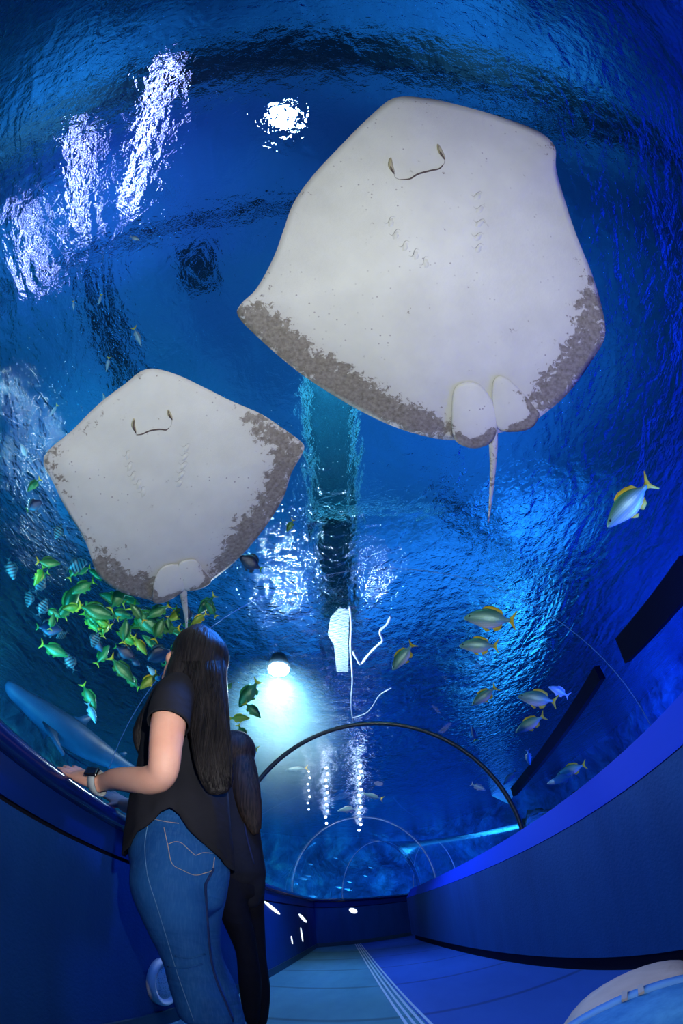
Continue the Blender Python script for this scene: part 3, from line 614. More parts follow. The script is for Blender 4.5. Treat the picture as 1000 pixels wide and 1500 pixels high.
# right-hand shoal, one by one
G = 'breams on the right side of the tunnel'
fish('bream', (889, 772), (955, 702), 2.3, 'largest bream, nose down with yellow tail, alone at the upper right', G)
fish('bream', (679, 905), (757, 909), 2.6, 'silver-green bream crossing the pale light streak, upper one of a pair', G)
fish('bream', (672, 946), (731, 946), 2.8, 'slim dark bream just below another bream on the pale streak', G)
fish('bream', (575, 982), (606, 941), 3.0, 'small green bream nose down near the middle of the tunnel', G)
fish('bream', (691, 1034), (728, 1005), 3.1, 'bream with pale belly, head to the left, tail up, below the slim dark one', G)
fish('bream', (758, 1020), (817, 1028), 3.0, 'level bream beside a pale blurred fish', G)
fish('bream', (755, 1073), (799, 1047), 3.0, 'bright-bellied bream under the level one', G)
fish('bream', (815, 1136), (859, 1119), 2.9, 'green bream swimming partly behind a paler fish by the right ledge', G)
fish('silver', (801, 1148), (842, 1136), 2.7, 'pale fish in front of a green bream near the right ledge', G)
fish('silver', (803, 1006), (834, 1020), 3.4, 'pale oval fish at the right end of the level bream', 'pale fish at right')
fish('silver', (737, 1150), (757, 1128), 3.3, 'small bright fish just right of the solid dark arch', 'pale fish at right')
fish('silver', (776, 1121), (772, 1097), 3.4, 'tiny upright silver fish above the small bright one', 'pale fish at right')
fish('silver', (711, 1158), (689, 1148), 3.6, 'faint pale fish inside the solid dark arch at right', 'pale fish at right')
fish('slim', (690, 1063), (697, 1086), 3.4, 'faint slim upright fish above the dark arch, right of centre', 'pale fish at right')
# left shoal over the tunnel shoulder
rnd = random.Random(11)
G = 'crowded green and yellow shoal at left below the small stingray'
hand = [('snapper', (190,884),(212,912)), ('snapper', (238,935),(190,885)), ('yellow', (262,960),(300,975)), ('snapper', (168,905),(112,886)), ('snapper', (100,962),(58,942)), ('stripe', (95,955),(110,985)),
 ('yellow', (135,905),(165,918)), ('yellow', (150,930),(120,895)), ('snapper', (118,855),(90,905)), ('snapper', (125,880),(148,925)), ('yellow', (170,925),(205,948)), ('snapper', (196,1000),(160,960)),
 ('snapper', (180,985),(205,1010)), ('yellow', (190,920),(230,905)), ('snapper', (215,905),(250,885)), ('stripe', (82,935),(100,925)), ('stripe', (40,890),(45,860)), ('stripe', (80,790),(92,765)),
 ('snapper', (140,1040),(120,1000)), ('yellow', (205,1010),(232,985)), ('snapper', (300,880),(318,905)), ('snapper', (290,900),(316,870)), ('snapper', (105,870),(140,850)), ('snapper', (118,820),(100,850)),
 ('snapper', (205,885),(170,870)), ('yellow', (215,960),(195,930)), ('snapper', (160,945),(140,975)), ('snapper', (240,905),(225,940)), ('snapper', (145,870),(185,885)), ('stripe', (65,840),(50,870)),
 ('snapper', (185,860),(160,895)), ('snapper', (90,905),(65,890)), ('stripe', (20,850),(12,815)), ('silver', (215,975),(238,1003)), ('silver', (140,1060),(128,1028)), ('snapper', (185,905),(180,945)),
 ('snapper', (208,930),(238,955)), ('yellow', (157,900),(150,935)), ('snapper', (130,835),(160,850)), ('dark', (150,955),(135,935)), ('dark', (205,975),(190,965)), ('dark', (350,815),(385,835))]
KN = {'snapper': 'green snapper', 'yellow': 'yellow snapper', 'stripe': 'dark-striped damselfish', 'silver': 'silver fish', 'dark': 'dark round fish'}
def where(px, py):
    best = None
    v = 'upper' if py < 880 else ('middle' if py < 950 else 'lower'); h = 'left' if px < 110 else ('centre' if px < 190 else 'right')
    return v, h
seen = {}
r9 = random.Random(21)
for i in range(34):    # further members of the shoal, deeper in the water
    u = r9.random(); cx_ = 60+230*u+r9.uniform(-25, 25); cy_ = max(850+95*u*.6+r9.uniform(-45, 75), 900 if cx_ > 125 else 800); an = r9.uniform(0, 6.28); L_ = r9.uniform(14, 24); hand.append((r9.choice(['snapper', 'snapper', 'snapper', 'yellow', 'stripe', 'dark']), (cx_+L_*math.cos(an), cy_+L_*math.sin(an)*.7), (cx_-L_*math.cos(an), cy_-L_*math.sin(an)*.7)))
for i, (k, hd_, tl) in enumerate(hand):
    v, h = where((hd_[0]+tl[0])/2, (hd_[1]+tl[1])/2); dirn = 'left' if hd_[0] < tl[0] else 'right'; dn = 'down' if hd_[1] > tl[1] else 'up'
    if k == 'dark' and hd_[0] > 300: fish(k, hd_, tl, 3.0, 'dark surgeonfish with a green rear, alone at the right wing edge of the small stingray'); continue
    base_l = f'{KN[k]} facing {dirn} and {dn}, {v} {h} of left shoal'; c = seen.get(base_l, 0); seen[base_l] = c+1
    fish(k, hd_, tl, 2.25+.018*((i*31) % 83), base_l+['', ', partly hidden', ', further back', ', nearly overlapped', ', faint', ', smallest'][c % 6], G, roll=rnd.uniform(-25, 25))
G = 'green and yellow fish behind the women'
for k, a, b, lab in (('snapper', (349,1038),(381,993),'dark green fish with yellow tail, topmost beside the bright lamp'), ('snapper', (382,1052),(357,1028),'green fish with yellow edge just left of the lamp glow'), ('yellow', (366,1052),(334,1052),'yellow-tailed fish touching the hair of the standing woman'), ('snapper', (361,1084),(348,1060),'green fish pointing down above the second woman'), ('slim', (345,1084),(379,1098),'slim fish with yellow tail just above the dark arch'), ('slim', (418,1128),(452,1125),'slim fish with yellow tail under the dark arch'), ('slim', (530,1162),(562,1171),'slim bright fish high inside the far arch, right'), ('silver', (494,1188),(525,1184),'pale fish just above the far pale arch'), ('snapper', (340,1000),(332,1012),'little green fish at the edge of the long hair')):
    fish(k, a, b, 3.4 if b[1] < 1110 else 5.5, lab, G)
G = 'small fish in the blue beyond the left water'
for a, b, lab, k in (((207,700-192),(195,478),'slim greenish fish above the small stingray, upper one','slim'), ((155,545),(160,522),'slim pale fish beside the snout of the small stingray','slim'), ((150,575),(157,600),'faint slim fish just left of the small stingray snout','slim'), ((143,448),(149,430),'tiny fish in the blue at far left of the large stingray','slim'), ((108,455),(107,440),'tiny upright green fish near the left edge','slim'), ((72,610),(85,592),'slim pale fish left of the small stingray','slim'), ((40,720),(60,700),'fish among the glints near the left edge, upper','snapper'), ((30,650),(40,672),'fish among the glints near the left edge, topmost','silver'), ((62,735),(38,748),'dark fish left of the small stingray wing','dark'), ((420,780),(430,760),'tiny yellow-green fish right of the small stingray','snapper'), ((205,352),(190,346),'tiny silver fish under the violet lamp reflection','silver')):
    fish(k, a, b, 2.9, lab, G)
G = 'small far fish seen through the bend of the tunnel'
for i, (x, y, l, lab) in enumerate(((445,1287,18,'leftmost far fish, above the reef beyond the bend'),(452,1283,12,'far fish right behind the leftmost one'),(455,1266,10,'far fish highest on the left beyond the bend'),(497,1300,12,'far fish low over the reef, left of two'),(510,1303,12,'far fish low over the reef, right of two'),(543,1271,8,'far fish at right in the bend window'),(492,1257,9,'far fish near the top of the bend window'),(512,1292,8,'far fish in the middle of the bend window'),(458,1313,14,'pale far fish lying close to the reef'),(535,1283,7,'tiny far fish between the centre and the right of the bend window'))):
    fish('far', (x-l/2, y-1), (x+l/2, y+1), 12.5 if y < 1290 else 12, lab, G)
# shark
def shark(head, tail, dist, label):
    a = at_d(*head, dist[0]); b = at_d(*tail, dist[1]); X = (a-b).normalized(); L = (a-b).length
    view = ((a+b)/2-CAM).normalized(); side = (view-X*view.dot(X)).normalized(); Z = X.cross(side)
    if Z.z < 0: Z = -Z
    Y = Z.cross(X); m = Matrix((X, Y, Z)).transposed().to_4x4()
    r_ = empty('shark', (0, 0, 0), label, 'shark'); r_.matrix_world = Matrix.Translation((a+b)/2)@m@Matrix.Scale(L, 4)
    prof = [(.5, .014, .004), (.485, .030, .002), (.45, .043, .0), (.38, .052, 0), (.25, .075, 0), (.1, .085, 0), (-.05, .075, 0), (-.2, .05, .004), (-.33, .028, .008), (-.4, .018, .01), (-.43, .012, .012)]
    rg = [[Vector((x, .85*hh*math.cos(t), zc+hh*math.sin(t))) for t in [2*math.pi*k/16 for k in range(16)]] for x, hh, zc in cr(prof, 3)]
    def P(name, mb, parent=r_):
        o = fix_normals(mesh(name, mb.v, mb.f, SHM)); o.parent = parent; return o
    def fp(pts, th, base, rotx=0, yo=0):
        n = len(pts); v1 = [Vector((x, -th/2, z)) for x, z in pts]; v2 = [Vector((x, th/2, z)) for x, z in pts]; q = MB().add(v1+v2, [tuple(range(n)), tuple(range(2*n-1, n-1, -1))]+[(i, (i+1) % n, n+(i+1) % n, n+i) for i in range(n)])
        rm = Matrix.Rotation(rotx, 3, 'X'); q.v = [rm@v+Vector(base) for v in q.v]; return q
    P('body', MB().rings(rg)); P('dorsal_fin', fp([(.06, -.01), (0, .03), (-.06, .10), (-.075, .095), (-.055, .03), (-.06, -.01)], .012, (.1, 0, .075)))
    P('second_dorsal_fin', fp([(.02, -.005), (-.02, .035), (-.035, .03), (-.025, -.005)], .008, (-.2, 0, .052)))
    P('tail_fin', fp([(.03, .0), (-.03, .05), (-.10, .13), (-.115, .125), (-.07, .04), (-.05, 0), (-.075, -.05), (-.06, -.05), (0, -.015)], .010, (-.42, 0, .01)))
    for s in (-1, 1): P('pectoral_fin', fp([(.05, 0), (-.0, -.08), (-.07, -.16), (-.08, -.15), (-.04, -.05), (-.04, 0)], .010, (.22, s*.05, -.03), s*1.0))
    return r_
SHM = mottled('shark_skin', (.008, .04, .09), (.012, .06, .13), (.03, .10, .20), 3, .5, .1, .01)
shark((8, 1002), (232, 1152), (3.9, 4.6), 'grey-blue shark swimming just above the left handrail')

for nm_, k_ in (('snapper.034', 1.12), ('snapper.055', 1.10), ('snapper.043', 1.10)):   # give crowded neighbours room
    o_ = bpy.data.objects.get(nm_)
    if o_: m_ = o_.matrix_world.copy(); m_.translation = CAM+(m_.translation-CAM)*k_; o_.matrix_world = m_

# ---------------------------------------------------------------- people
def skinb(nt, p):
    v = coords(nt); n1 = noise_tex(nt, v, 9, 4, .6); c = ramp(nt, n1, [(.3, (.72, .36, .26)), (.7, (.84, .47, .35))]); nt.links.new(c, p.inputs['Base Color'])
    n2 = noise_tex(nt, v, 260, 2); bump(nt, n2, .15, .002, p.inputs['Normal'])
    p.inputs['Subsurface Weight'].default_value = .08; p.inputs['Subsurface Radius'].default_value = (.01, .004, .002)
SKIN = mat('warm_skin', (.7, .4, .3), .5, .35, 0, skinb)
def clothf(c1, c2, sc=5, fold=.012, rough=.85):
    def b(nt, p):
        v = coords(nt); n1 = noise_tex(nt, v, sc, 4, .55, .8); nt.links.new(ramp(nt, n1, [(.3, c1), (.7, c2)]), p.inputs['Base Color'])
        n2 = noise_tex(nt, coords(nt, (1, 1, 1)), 7, 2, .5, 1.5); n3 = noise_tex(nt, v, 400, 2); nn = bump(nt, n2, .55, fold, None); bump(nt, n3, .3, .001, p.inputs['Normal'], nn)
    return mat('cloth', c1, rough, .15, 0, b)
BLACK = clothf((.010, .011, .016), (.018, .019, .027)); BLACK.name = 'black_knit'
BLACK2 = clothf((.004, .004, .008), (.008, .008, .013)); BLACK2.name = 'black_coat'
def denimb(nt, p):
    v = coords(nt); n1 = noise_tex(nt, v, 6, 5, .6, .5); n4 = noise_tex(nt, coords(nt, (1, 1, .12)), 220, 3)
    c = ramp(nt, n1, [(.3, (.005, .055, .22)), (.7, (.012, .10, .32))]); c = mixc(nt, ramp(nt, n4, [(.45, (0, 0, 0)), (.75, (.25, .25, .25))]), c, (.06, .18, .42)); nt.links.new(c, p.inputs['Base Color'])
    w = noise_tex(nt, coords(nt, (1, 1, 3.2)), 4.5, 2, .5, 1.2); nn = bump(nt, w, .5, .02, None); bump(nt, n4, .3, .001, p.inputs['Normal'], nn)
DENIM = mat('blue_denim', rough=.8, spec=.15, build=denimb); DENIML = mat('light_blue_denim', (.12, .34, .72), .8, .15)
FADED = mat('faded_denim_seam', (.10, .24, .45), .8); STITCH = mat('tan_stitching', (.40, .32, .24), .7); SEAMD = mat('dark_denim_crease', (.004, .02, .10), .8)
def hairb(nt, p):
    v = coords(nt, (1, 1, .035)); n = noise_tex(nt, v, 170, 3, .6, .2); n2 = noise_tex(nt, coords(nt, (1, 1, .08)), 30, 3, .6)
    nt.links.new(ramp(nt, n, [(.35, (.003, .003, .005)), (.75, (.020, .017, .018))]), p.inputs['Base Color']); nn = bump(nt, n2, .6, .02, None); bump(nt, n, .7, .006, p.inputs['Normal'], nn)
HAIR = mat('black_hair', (.01, .01, .01), .55, .22, 0, hairb)
def hairb2(nt, p):
    hairb(nt, p)
HAIRB = mat('dark_brown_hair', (.03, .02, .015), .6, .2, 0, lambda nt, p: (nt.links.new(ramp(nt, noise_tex(nt, coords(nt, (1, 1, .05)), 150, 3), [(.35, (.006, .004, .004)), (.75, (.05, .03, .02))]), p.inputs['Base Color']), bump(nt, noise_tex(nt, coords(nt, (1, 1, .05)), 120, 3), .7, .006, p.inputs['Normal'])))

def limb(rows, n=20, dr=1.0, sc=1.0, steps=5, cap=True, world=None):
    """rows: px, py, width px, horizontal distance [, depth ratio]; rings across the limb"""
    rr = [(r_+(dr,))[:5] if len(r_) < 5 else r_ for r_ in rows]; P = cr(rr, steps); C = []
    for i, (x, y, w, hd, d) in enumerate(P):
        x0, y0 = P[max(i-1, 0)][:2]; x1, y1 = P[min(i+1, len(P)-1)][:2]; L = math.hypot(x1-x0, y1-y0) or 1; nx, ny = -(y1-y0)/L, (x1-x0)/L
        a = at_hd(x+nx*w/2, y+ny*w/2, hd); b = at_hd(x-nx*w/2, y-ny*w/2, hd); C.append(((a+b)/2, (a-b)/2*sc, d))
    for q in world or []: C.append((Vector(q[0]), Vector(q[1]), q[2]))
    rg = []
    for i, (c, e1, d) in enumerate(C):
        t = (C[min(i+1, len(C)-1)][0]-C[max(i-1, 0)][0]).normalized(); e1 = e1-t*e1.dot(t); e2 = t.cross(e1).normalized()*e1.length*d
        rg.append([c+e1*math.cos(2*math.pi*k/n)+e2*math.sin(2*math.pi*k/n) for k in range(n)])
    if cap:   # rounded ends
        for end in (0, -1):
            base = rg[end]; c = sum(base, Vector())/n; nb = rg[1] if end == 0 else rg[-2]; t = (c-sum(nb, Vector())/n).normalized(); rad = min((v-c).length for v in base)
            extra = [[c+(v-c)*math.cos(a)+t*rad*math.sin(a) for v in base] for a in (.5, 1.0, 1.4)]
            rg = list(reversed(extra))+rg if end == 0 else rg+extra
    return MB().rings(rg), rg
def bvh_of(o): return BVHTree.FromPolygons([v.co.copy() for v in o.data.vertices], [tuple(p.vertices) for p in o.data.polygons])
def seam_on(bv, pts, rad, name, m, parent, lift=.001, steps=4, dashed=False):
    q = []
    for x, y in cr(pts, steps):
        d = ray(x, y); h = bv.ray_cast(CAM, d)[0]
        if h is not None: q.append(h-d*lift)
    if len(q) > 1: return MB().tube(q, rad, 6).build(name, m, parent)
def hand(wrist, tip, up, w=.075, spread=1, curl=.25, thumb=1):
    """palm, four fingers of unequal length and a thumb; up = back of the hand"""
    wrist, tip, up = Vector(wrist), Vector(tip), Vector(up).normalized(); L = (tip-wrist).length; X = (tip-wrist).normalized(); up = (up-X*up.dot(X)).normalized(); S = X.cross(up)
    out = []; pl = L*.52
    rg = []
    for t, hw, ht in ((-.15, .40, .36), (0, .40, .34), (.15, .44, .28), (.4, .5, .25), (.75, .52, .2), (1.0, .46, .14)):
        c = wrist+X*pl*t; rg.append([c+S*w*hw*math.cos(a)+up*w*ht*math.sin(a) for a in [2*math.pi*k/14 for k in range(14)]])
    out.append(MB().rings(rg))
    for i, (o, ln, r_) in enumerate(((-.36, .86, .0078), (-.12, 1.0, .0086), (.12, .96, .0086), (.36, .74, .0078))[::1]):
        b = wrist+X*pl*.88+S*w*o; fl = (L-pl*.85)*ln; d = (X+S*o*.25*spread).normalized(); pts = [b]
        for k, sg in enumerate((.45, .3, .25)):
            d = (d-up*curl*(k+.3)*.5).normalized(); pts.append(pts[-1]+d*fl*sg)
        out.append(MB().tube([pts[0]-X*.02]+pts, [r_*1.05, r_*1.08, r_, r_*.92, r_*.72], 10))
        out.append(MB().ball(pts[-1], r_*.74, 8))
    b = wrist+X*pl*.25+S*w*.38*thumb; d = (X*.75+S*thumb*.65-up*.25).normalized(); p2 = b+d*L*.22; d2 = (X*.95+S*thumb*.3-up*.25).normalized()
    out.append(MB().tube([b-d*.02, b, p2, p2+d2*L*.16], [.012, .0125, .0105, .0075], 10)); out.append(MB().ball(p2+d2*L*.16, .0078, 8))
    return out
def head_parts(c, fwd, up, s=1.0):
    """skull, jaw, nose, lips, brow, ears, as overlapping forms; returns forms and eye spots"""
    F = Vector(fwd).normalized(); U = Vector(up); U = (U-F*U.dot(F)).normalized(); S = U.cross(F); m = Matrix((F, S, U)).transposed(); c = Vector(c)
    def p(x, y, z): return c+m@(Vector((x, y, z))*s)
    o = [MB().ball(p(-.01, 0, .025), (.093*s, .074*s, .088*s), 18, m), MB().ball(p(.025, 0, -.045), (.060*s, .052*s, .065*s), 16, m), MB().ball(p(.055, 0, -.092), (.026*s, .026*s, .018*s), 12, m),
         MB().tube([p(.080, 0, .012), p(.096, 0, -.012), p(.106, 0, -.028)], [.008*s, .010*s, .013*s], 10), MB().ball(p(.094, .011, -.031), .010*s, 8), MB().ball(p(.094, -.011, -.031), .010*s, 8),
         MB().tube([p(.074, -.024, -.058), p(.086, -.010, -.053), p(.088, 0, -.055), p(.086, .010, -.053), p(.074, .024, -.058)], [.003*s, .0055*s, .005*s, .0055*s, .003*s], 8),
         MB().tube([p(.073, -.022, -.062), p(.084, 0, -.067), p(.073, .022, -.062)], [.003*s, .0065*s, .003*s], 8), MB().ball(p(.058, 0, .045), (.034*s, .055*s, .04*s), 12, m),
         MB().ball(p(.060, .038, -.025), (.024*s, .022*s, .024*s), 10, m), MB().ball(p(.060, -.038, -.025), (.024*s, .022*s, .024*s), 10, m)]
    for y in (-1, 1): o.append(MB().ball(p(-.008, y*.076, -.005), (.018*s, .008*s, .030*s), 10, m))
    return o, [p(.078, .031, .003), p(.078, -.031, .003)], p
HD = 1.2
# --- woman at the rail
skin = []
torso_rows = [(282,1000,44,1.22,.9), (272,1018,92,1.25,.6), (268,1050,108,1.26,.6), (267,1100,108,1.26,.62), (264,1150,116,1.24,.7), (261,1195,122,1.21,.82), (262,1245,140,1.2,.88), (264,1285,138,1.2,.85)]
skin.append(limb(torso_rows, sc=.86)[0])
near_leg = [(250,1270,118,1.17,.95), (246,1300,113,1.16,1), (256,1345,96,1.15,1), (268,1385,80,1.14,1), (276,1412,72,1.13,1), (286,1445,74,1.12,1), (304,1495,78,1.12,1)]
far_leg = [(296,1270,74,1.28,1.2), (302,1300,64,1.28,1.4), (296,1350,56,1.27,1.5), (300,1400,50,1.26,1.5), (318,1450,56,1.25,1.3), (334,1498,50,1.25,1.2)]
def leg_world(rows, foot, k=1.0):
    x, y, w, hd = rows[-1][:4]; c = at_hd(x, y, hd); foot = Vector(foot); e = (at_hd(x+w/2, y, hd)-at_hd(x-w/2, y, hd))/2
    return [(c.lerp(foot, t), e*sc*k, 1) for t, sc in ((.35, .86), (.7, .66), (1.0, .52))]
foot1 = at_hd(304, 1495, 1.12); foot1 = Vector((foot1.x-.0, foot1.y+.02, .09)); foot2 = at_hd(334, 1498, 1.25); foot2 = Vector((foot2.x+.02, foot2.y+.05, .09))
for rows, ft in ((near_leg, foot1), (far_leg, foot2)): skin.append(limb(rows, sc=.84, world=leg_world(rows, ft, .84))[0])
arm = [(266,1010,40,1.20), (254,1030,50,1.13), (246,1062,53,1.08), (242,1095,50,1.06), (240,1120,48,1.06), (234,1137,46,1.08), (216,1144,42,1.12), (194,1143,38,1.18), (170,1142,32,1.26), (152,1146,25,1.335), (144,1147,23,1.35)]
skin.append(limb(arm, sc=1.0, steps=6)[0])
hw = at_hd(142, 1147, 1.35); ht = at_hd(89, 1121, 1.47)
skin += hand(hw, ht, (.15, -.75, .75), .082, 1, .10, thumb=1)
farm = [(250,1040,40,1.34), (240,1090,38,1.42), (232,1140,36,1.5), (224,1172,34,1.56), (208,1183,30,1.60), (194,1182,25,1.64), (184,1180,21,1.67)]
skin.append(limb(farm, steps=5)[0])
hw2 = at_hd(185, 1180, 1.67); ht2 = at_hd(150, 1157, 1.80)
skin += hand(hw2, ht2, (.15, -.75, .75), .076, 1, .10, thumb=-1)
hc = at_hd(281, 972, 1.22); ffwd = Vector((-.78, .36, .58)); fup = Vector((.50, -.10, .80))
hp, eyes, hpf = head_parts(hc, ffwd, fup, 1.0); skin += hp
skin.append(MB().tube([at_hd(284, 1025, 1.2), at_hd(286, 1000, 1.21), hpf(-.02, 0, -.03)], [.062, .052, .052], 16))
woman = merged('person', skin, .0052, SKIN, None, 2)
base = Vector((-.50, 1.12, 0)); set_origin(woman, base)
tag(woman, 'woman in black t-shirt and blue jeans, looking up with both hands on the rail', 'person')
# jeans
jr = [(256,1192,108,1.2,.9), (260,1215,130,1.2,.9), (261,1245,146,1.2,.92), (263,1275,146,1.2,.9), (265,1300,134,1.2,.8)]
jeans = merged('jeans', [limb(jr, n=28)[0], limb(near_leg, n=24, world=leg_world(near_leg, foot1))[0], limb(far_leg, n=24, world=leg_world(far_leg, foot2))[0]], .007, DENIM, woman, 3)
jb = bvh_of(jeans)
for nm, pts, rd, m_ in (('pocket_stitching', [(240,1212),(246,1240),(252,1265),(268,1275),(285,1282),(300,1279),(311,1274),(314,1256)], .0009, STITCH), ('pocket_stitching', [(245,1237),(256,1233),(266,1235),(276,1244),(285,1252),(289,1252),(298,1249),(312,1250)], .0008, STITCH),
        ('side_seam', [(216,1210),(212,1239),(216,1282),(229,1325),(244,1374),(259,1424),(284,1496)], .0008, FADED), ('inner_crease', [(313,1272),(304,1290),(301,1300),(303,1340),(305,1370),(309,1407),(318,1440),(330,1468),(341,1496)], .0035, SEAMD),
        ('knee_fold', [(246,1416),(268,1418),(296,1412)], .003, DENIM), ('knee_fold', [(256,1400),(276,1404),(300,1398)], .003, DENIM), ('pocket_edge', [(200,1214),(208,1210),(216,1211)], .0012, STITCH), ('waistband_stitching', [(222,1199),(240,1203),(262,1206)], .0007, STITCH)):
    seam_on(jb, pts, rd, nm, m_, jeans)
for fx in (foot1, foot2):
    MB().ball(Vector((fx.x-.05, fx.y+.02, .045)), (.13, .048, .045), 14).build('shoe', mat('dark_shoe', (.02, .02, .03), .6), woman)
# shirt with a dipping hem
def draped(name, rows, hem, m, parent, n=40, steps=7, th=.004, ratio=None):
    _, rg = limb(rows, n=n, steps=steps, cap=False); K = len(rg)-1; vs = []; q = 26
    for j in range(q+1):
        for k in range(n):
            s = hem(2*math.pi*k/n)*j/q*K; i = min(int(s), K-1); p = rg[i][k].lerp(rg[i+1][k], s-i)
            c = sum(rg[i], Vector())/n; wv = .004*math.sin(k*1.9+j*.15)*(j/q)+.005*noise.noise(Vector((k*.35, j*.25, 1)))*(j/q); vs.append(p+(p-c).normalized()*wv)
    fs = [(j*n+k, j*n+(k+1) % n, (j+1)*n+(k+1) % n, (j+1)*n+k) for j in range(q) for k in range(n)]; fs.append(tuple(range(n-1, -1, -1)))
    o = mesh(name, vs, fs, m, parent); md = o.modifiers.new('t', 'SOLIDIFY'); md.thickness = th; md.offset = 1; return o
srows = [(284,996,30,1.22,.9), (276,1008,74,1.24,.66), (272,1024,100,1.25,.62), (270,1050,116,1.26,.60), (268,1090,120,1.26,.62), (266,1130,128,1.25,.68), (264,1165,138,1.23,.76), (262,1200,146,1.2,.88), (261,1235,154,1.2,.9), (261,1268,160,1.2,.9)]
def hemf(a):   # a=0 one side of the picture width, pi/2 or -pi/2 towards the viewer
    c, s = math.cos(a), math.sin(a)
    return HEM(c, s)
def HEM(c, s): 
    if c < 0: c_ = -c; return .80+.20*c_**.9       # back, to the right
    return .785+.205*c**2.2
shirt = draped('t_shirt', srows, hemf, BLACK, woman)
sl = limb([(274,1002,40,1.215), (260,1016,58,1.15), (250,1038,60,1.10), (246,1061,60,1.078)], n=24, cap=False)[1]
o = MB().rings(sl, cap=False).build('sleeve', BLACK, woman); md = o.modifiers.new('t', 'SOLIDIFY'); md.thickness = .004; md.offset = 1
seam_on(bvh_of(o), [(222,1057),(232,1060),(245,1062),(258,1063),(268,1062)], .0016, 'sleeve_hem', BLACK2, o)
# hair
hair_forms = [limb([(291,936,46,1.22,1), (291,950,76,1.21,1.1), (292,975,80,1.20,1.15), (297,1005,72,1.17,.95), (303,1040,66,1.13,.6), (308,1080,62,1.11,.45), (313,1120,58,1.10,.4), (319,1148,48,1.10,.35), (324,1160,34,1.10,.3)], n=24, steps=6)[0],
    limb([(272,965,44,1.20,1.2), (262,990,40,1.17,1.2), (256,1003,26,1.19,1.2), (240,1015,20,1.24,1.2), (222,1040,26,1.27,1), (208,1070,28,1.28,.8), (206,1090,22,1.28,.7), (208,1108,10,1.28,.6)], n=16, steps=6)[0]]
# cap hugging the skull, leaving the face open
capm = MB()
F_ = ffwd.normalized(); U_ = (fup-F_*fup.dot(F_)).normalized(); m3 = Matrix((F_, U_.cross(F_), U_)).transposed()
capm.ball(hpf(-.028, 0, .032), (.093, .089, .095), 20, m3); hair_forms.append(capm); hair_forms.append(MB().ball(hpf(-.055, 0, -.03), (.062, .082, .085), 16, m3))
hr = merged('hair', hair_forms, .008, HAIR, woman, 4)
rs = random.Random(4); st = MB()
for i in range(90):
    u = rs.uniform(-1, 1); pts = []; ln = rs.uniform(.7, 1.0)
    for k in range(9):
        t = .12+k/8*ln*.88; Pc = cr([(291,950,76), (292,975,80), (297,1005,72), (303,1040,66), (308,1080,62), (313,1120,58), (319,1148,52), (324,1166,36)], 8); x, y, w = Pc[min(int(t*(len(Pc)-1)), len(Pc)-1)]
        pts.append((x+u*w*.5*.97+rs.uniform(-.6, .6), y))
    q = []
    bvh = hr['_b'] if False else None
    if i == 0: HB = bvh_of(hr)
    for x, y in pts:
        h = HB.ray_cast(CAM, ray(x, y))[0]
        if h is not None: q.append(h-ray(x, y)*.0005)
    if len(q) > 3: st.tube(q, .0011, 4)
st.build('hair_strands', HAIR, hr)['kind'] = 'stuff'
# watch
wc = at_hd(141, 1144, 1.35); wt = (at_hd(152, 1146, 1.335)-at_hd(134, 1144, 1.36)).normalized()
nrm = Vector((.1, -.3, 1)); nrm = (nrm-wt*nrm.dot(wt)).normalized(); sd = wt.cross(nrm)
ww = at_hd(143, 1147, 1.35)
rg = [[ww+wt*x+(nrm*math.cos(a)+sd*math.sin(a))*r2 for a in [2*math.pi*k/24 for k in range(24)]] for x, r2 in ((-.012, .0385), (-.012, .0425), (.012, .043), (.012, .0385))]
mb = MB(); mb.rings(rg+[rg[0]], cap=False); watch = mb.build('wristwatch', mat('pale_grey_strap', (.42, .48, .50), .6), woman)
mw = Matrix((wt, sd, nrm)).transposed(); vdir = (CAM-ww).normalized(); fn = (nrm*.8+(vdir-wt*vdir.dot(wt)).normalized()*.75).normalized(); mw = Matrix((wt, wt.cross(fn)*-1, fn)).transposed()
bb = MB().box(ww+fn*.046, (.044, .038, .011), mw).build('watch_case', mat('black_glass', (.004, .004, .006), .12, .7), watch, False); md = bb.modifiers.new('b', 'BEVEL'); md.width = .004; md.segments = 3

# --- second woman in black
skin2 = []
t2 = [(342,1118,26,1.86,.9), (341,1135,56,1.86,.75), (343,1170,62,1.86,.75), (345,1215,60,1.86,.8), (348,1255,62,1.86,.85), (352,1290,62,1.86,.9)]
skin2.append(limb(t2, sc=.85)[0])
la = [(344,1290,46,1.84,1.1), (342,1330,44,1.83,1.1), (356,1375,36,1.82,1.1), (362,1400,32,1.81,1.1), (366,1440,34,1.81,1.1), (368,1490,26,1.82,1.1)]
lb = [(368,1290,42,1.90,1.1), (368,1330,38,1.90,1.1), (374,1380,30,1.90,1.1), (376,1410,30,1.90,1.1), (380,1450,32,1.90,1.1), (380,1492,26,1.90,1.1)]
f1 = at_hd(369, 1492, 1.84); f1 = Vector((f1.x, f1.y, .07)); f2 = at_hd(382, 1492, 1.93); f2 = Vector((f2.x+.02, f2.y, .07))
for rows, ft in ((la, f1), (lb, f2)): skin2.append(limb(rows, sc=.8, world=leg_world(rows, ft, .8)[-1:])[0])
h2 = at_hd(341, 1106, 1.88); hp2, ey2, hpf2 = head_parts(h2, (-.5, .8, .1), (0, 0, 1), .95); skin2 += hp2
skin2.append(MB().tube([at_hd(342, 1135, 1.86), h2], [.05, .048], 12))
a2 = [(362,1138,20,1.84), (366,1170,20,1.83), (367,1205,19,1.84), (366,1240,18,1.87), (356,1268,15,1.84)]
skin2.append(limb(a2)[0]); skin2 += hand(at_hd(357, 1266, 1.84), at_hd(340, 1298, 1.8), (.6, -.6, .3), .066, 1, .4)
a3 = [(322,1138,20,1.92), (314,1170,20,1.95), (308,1205,19,1.97), (302,1240,17,1.95)]
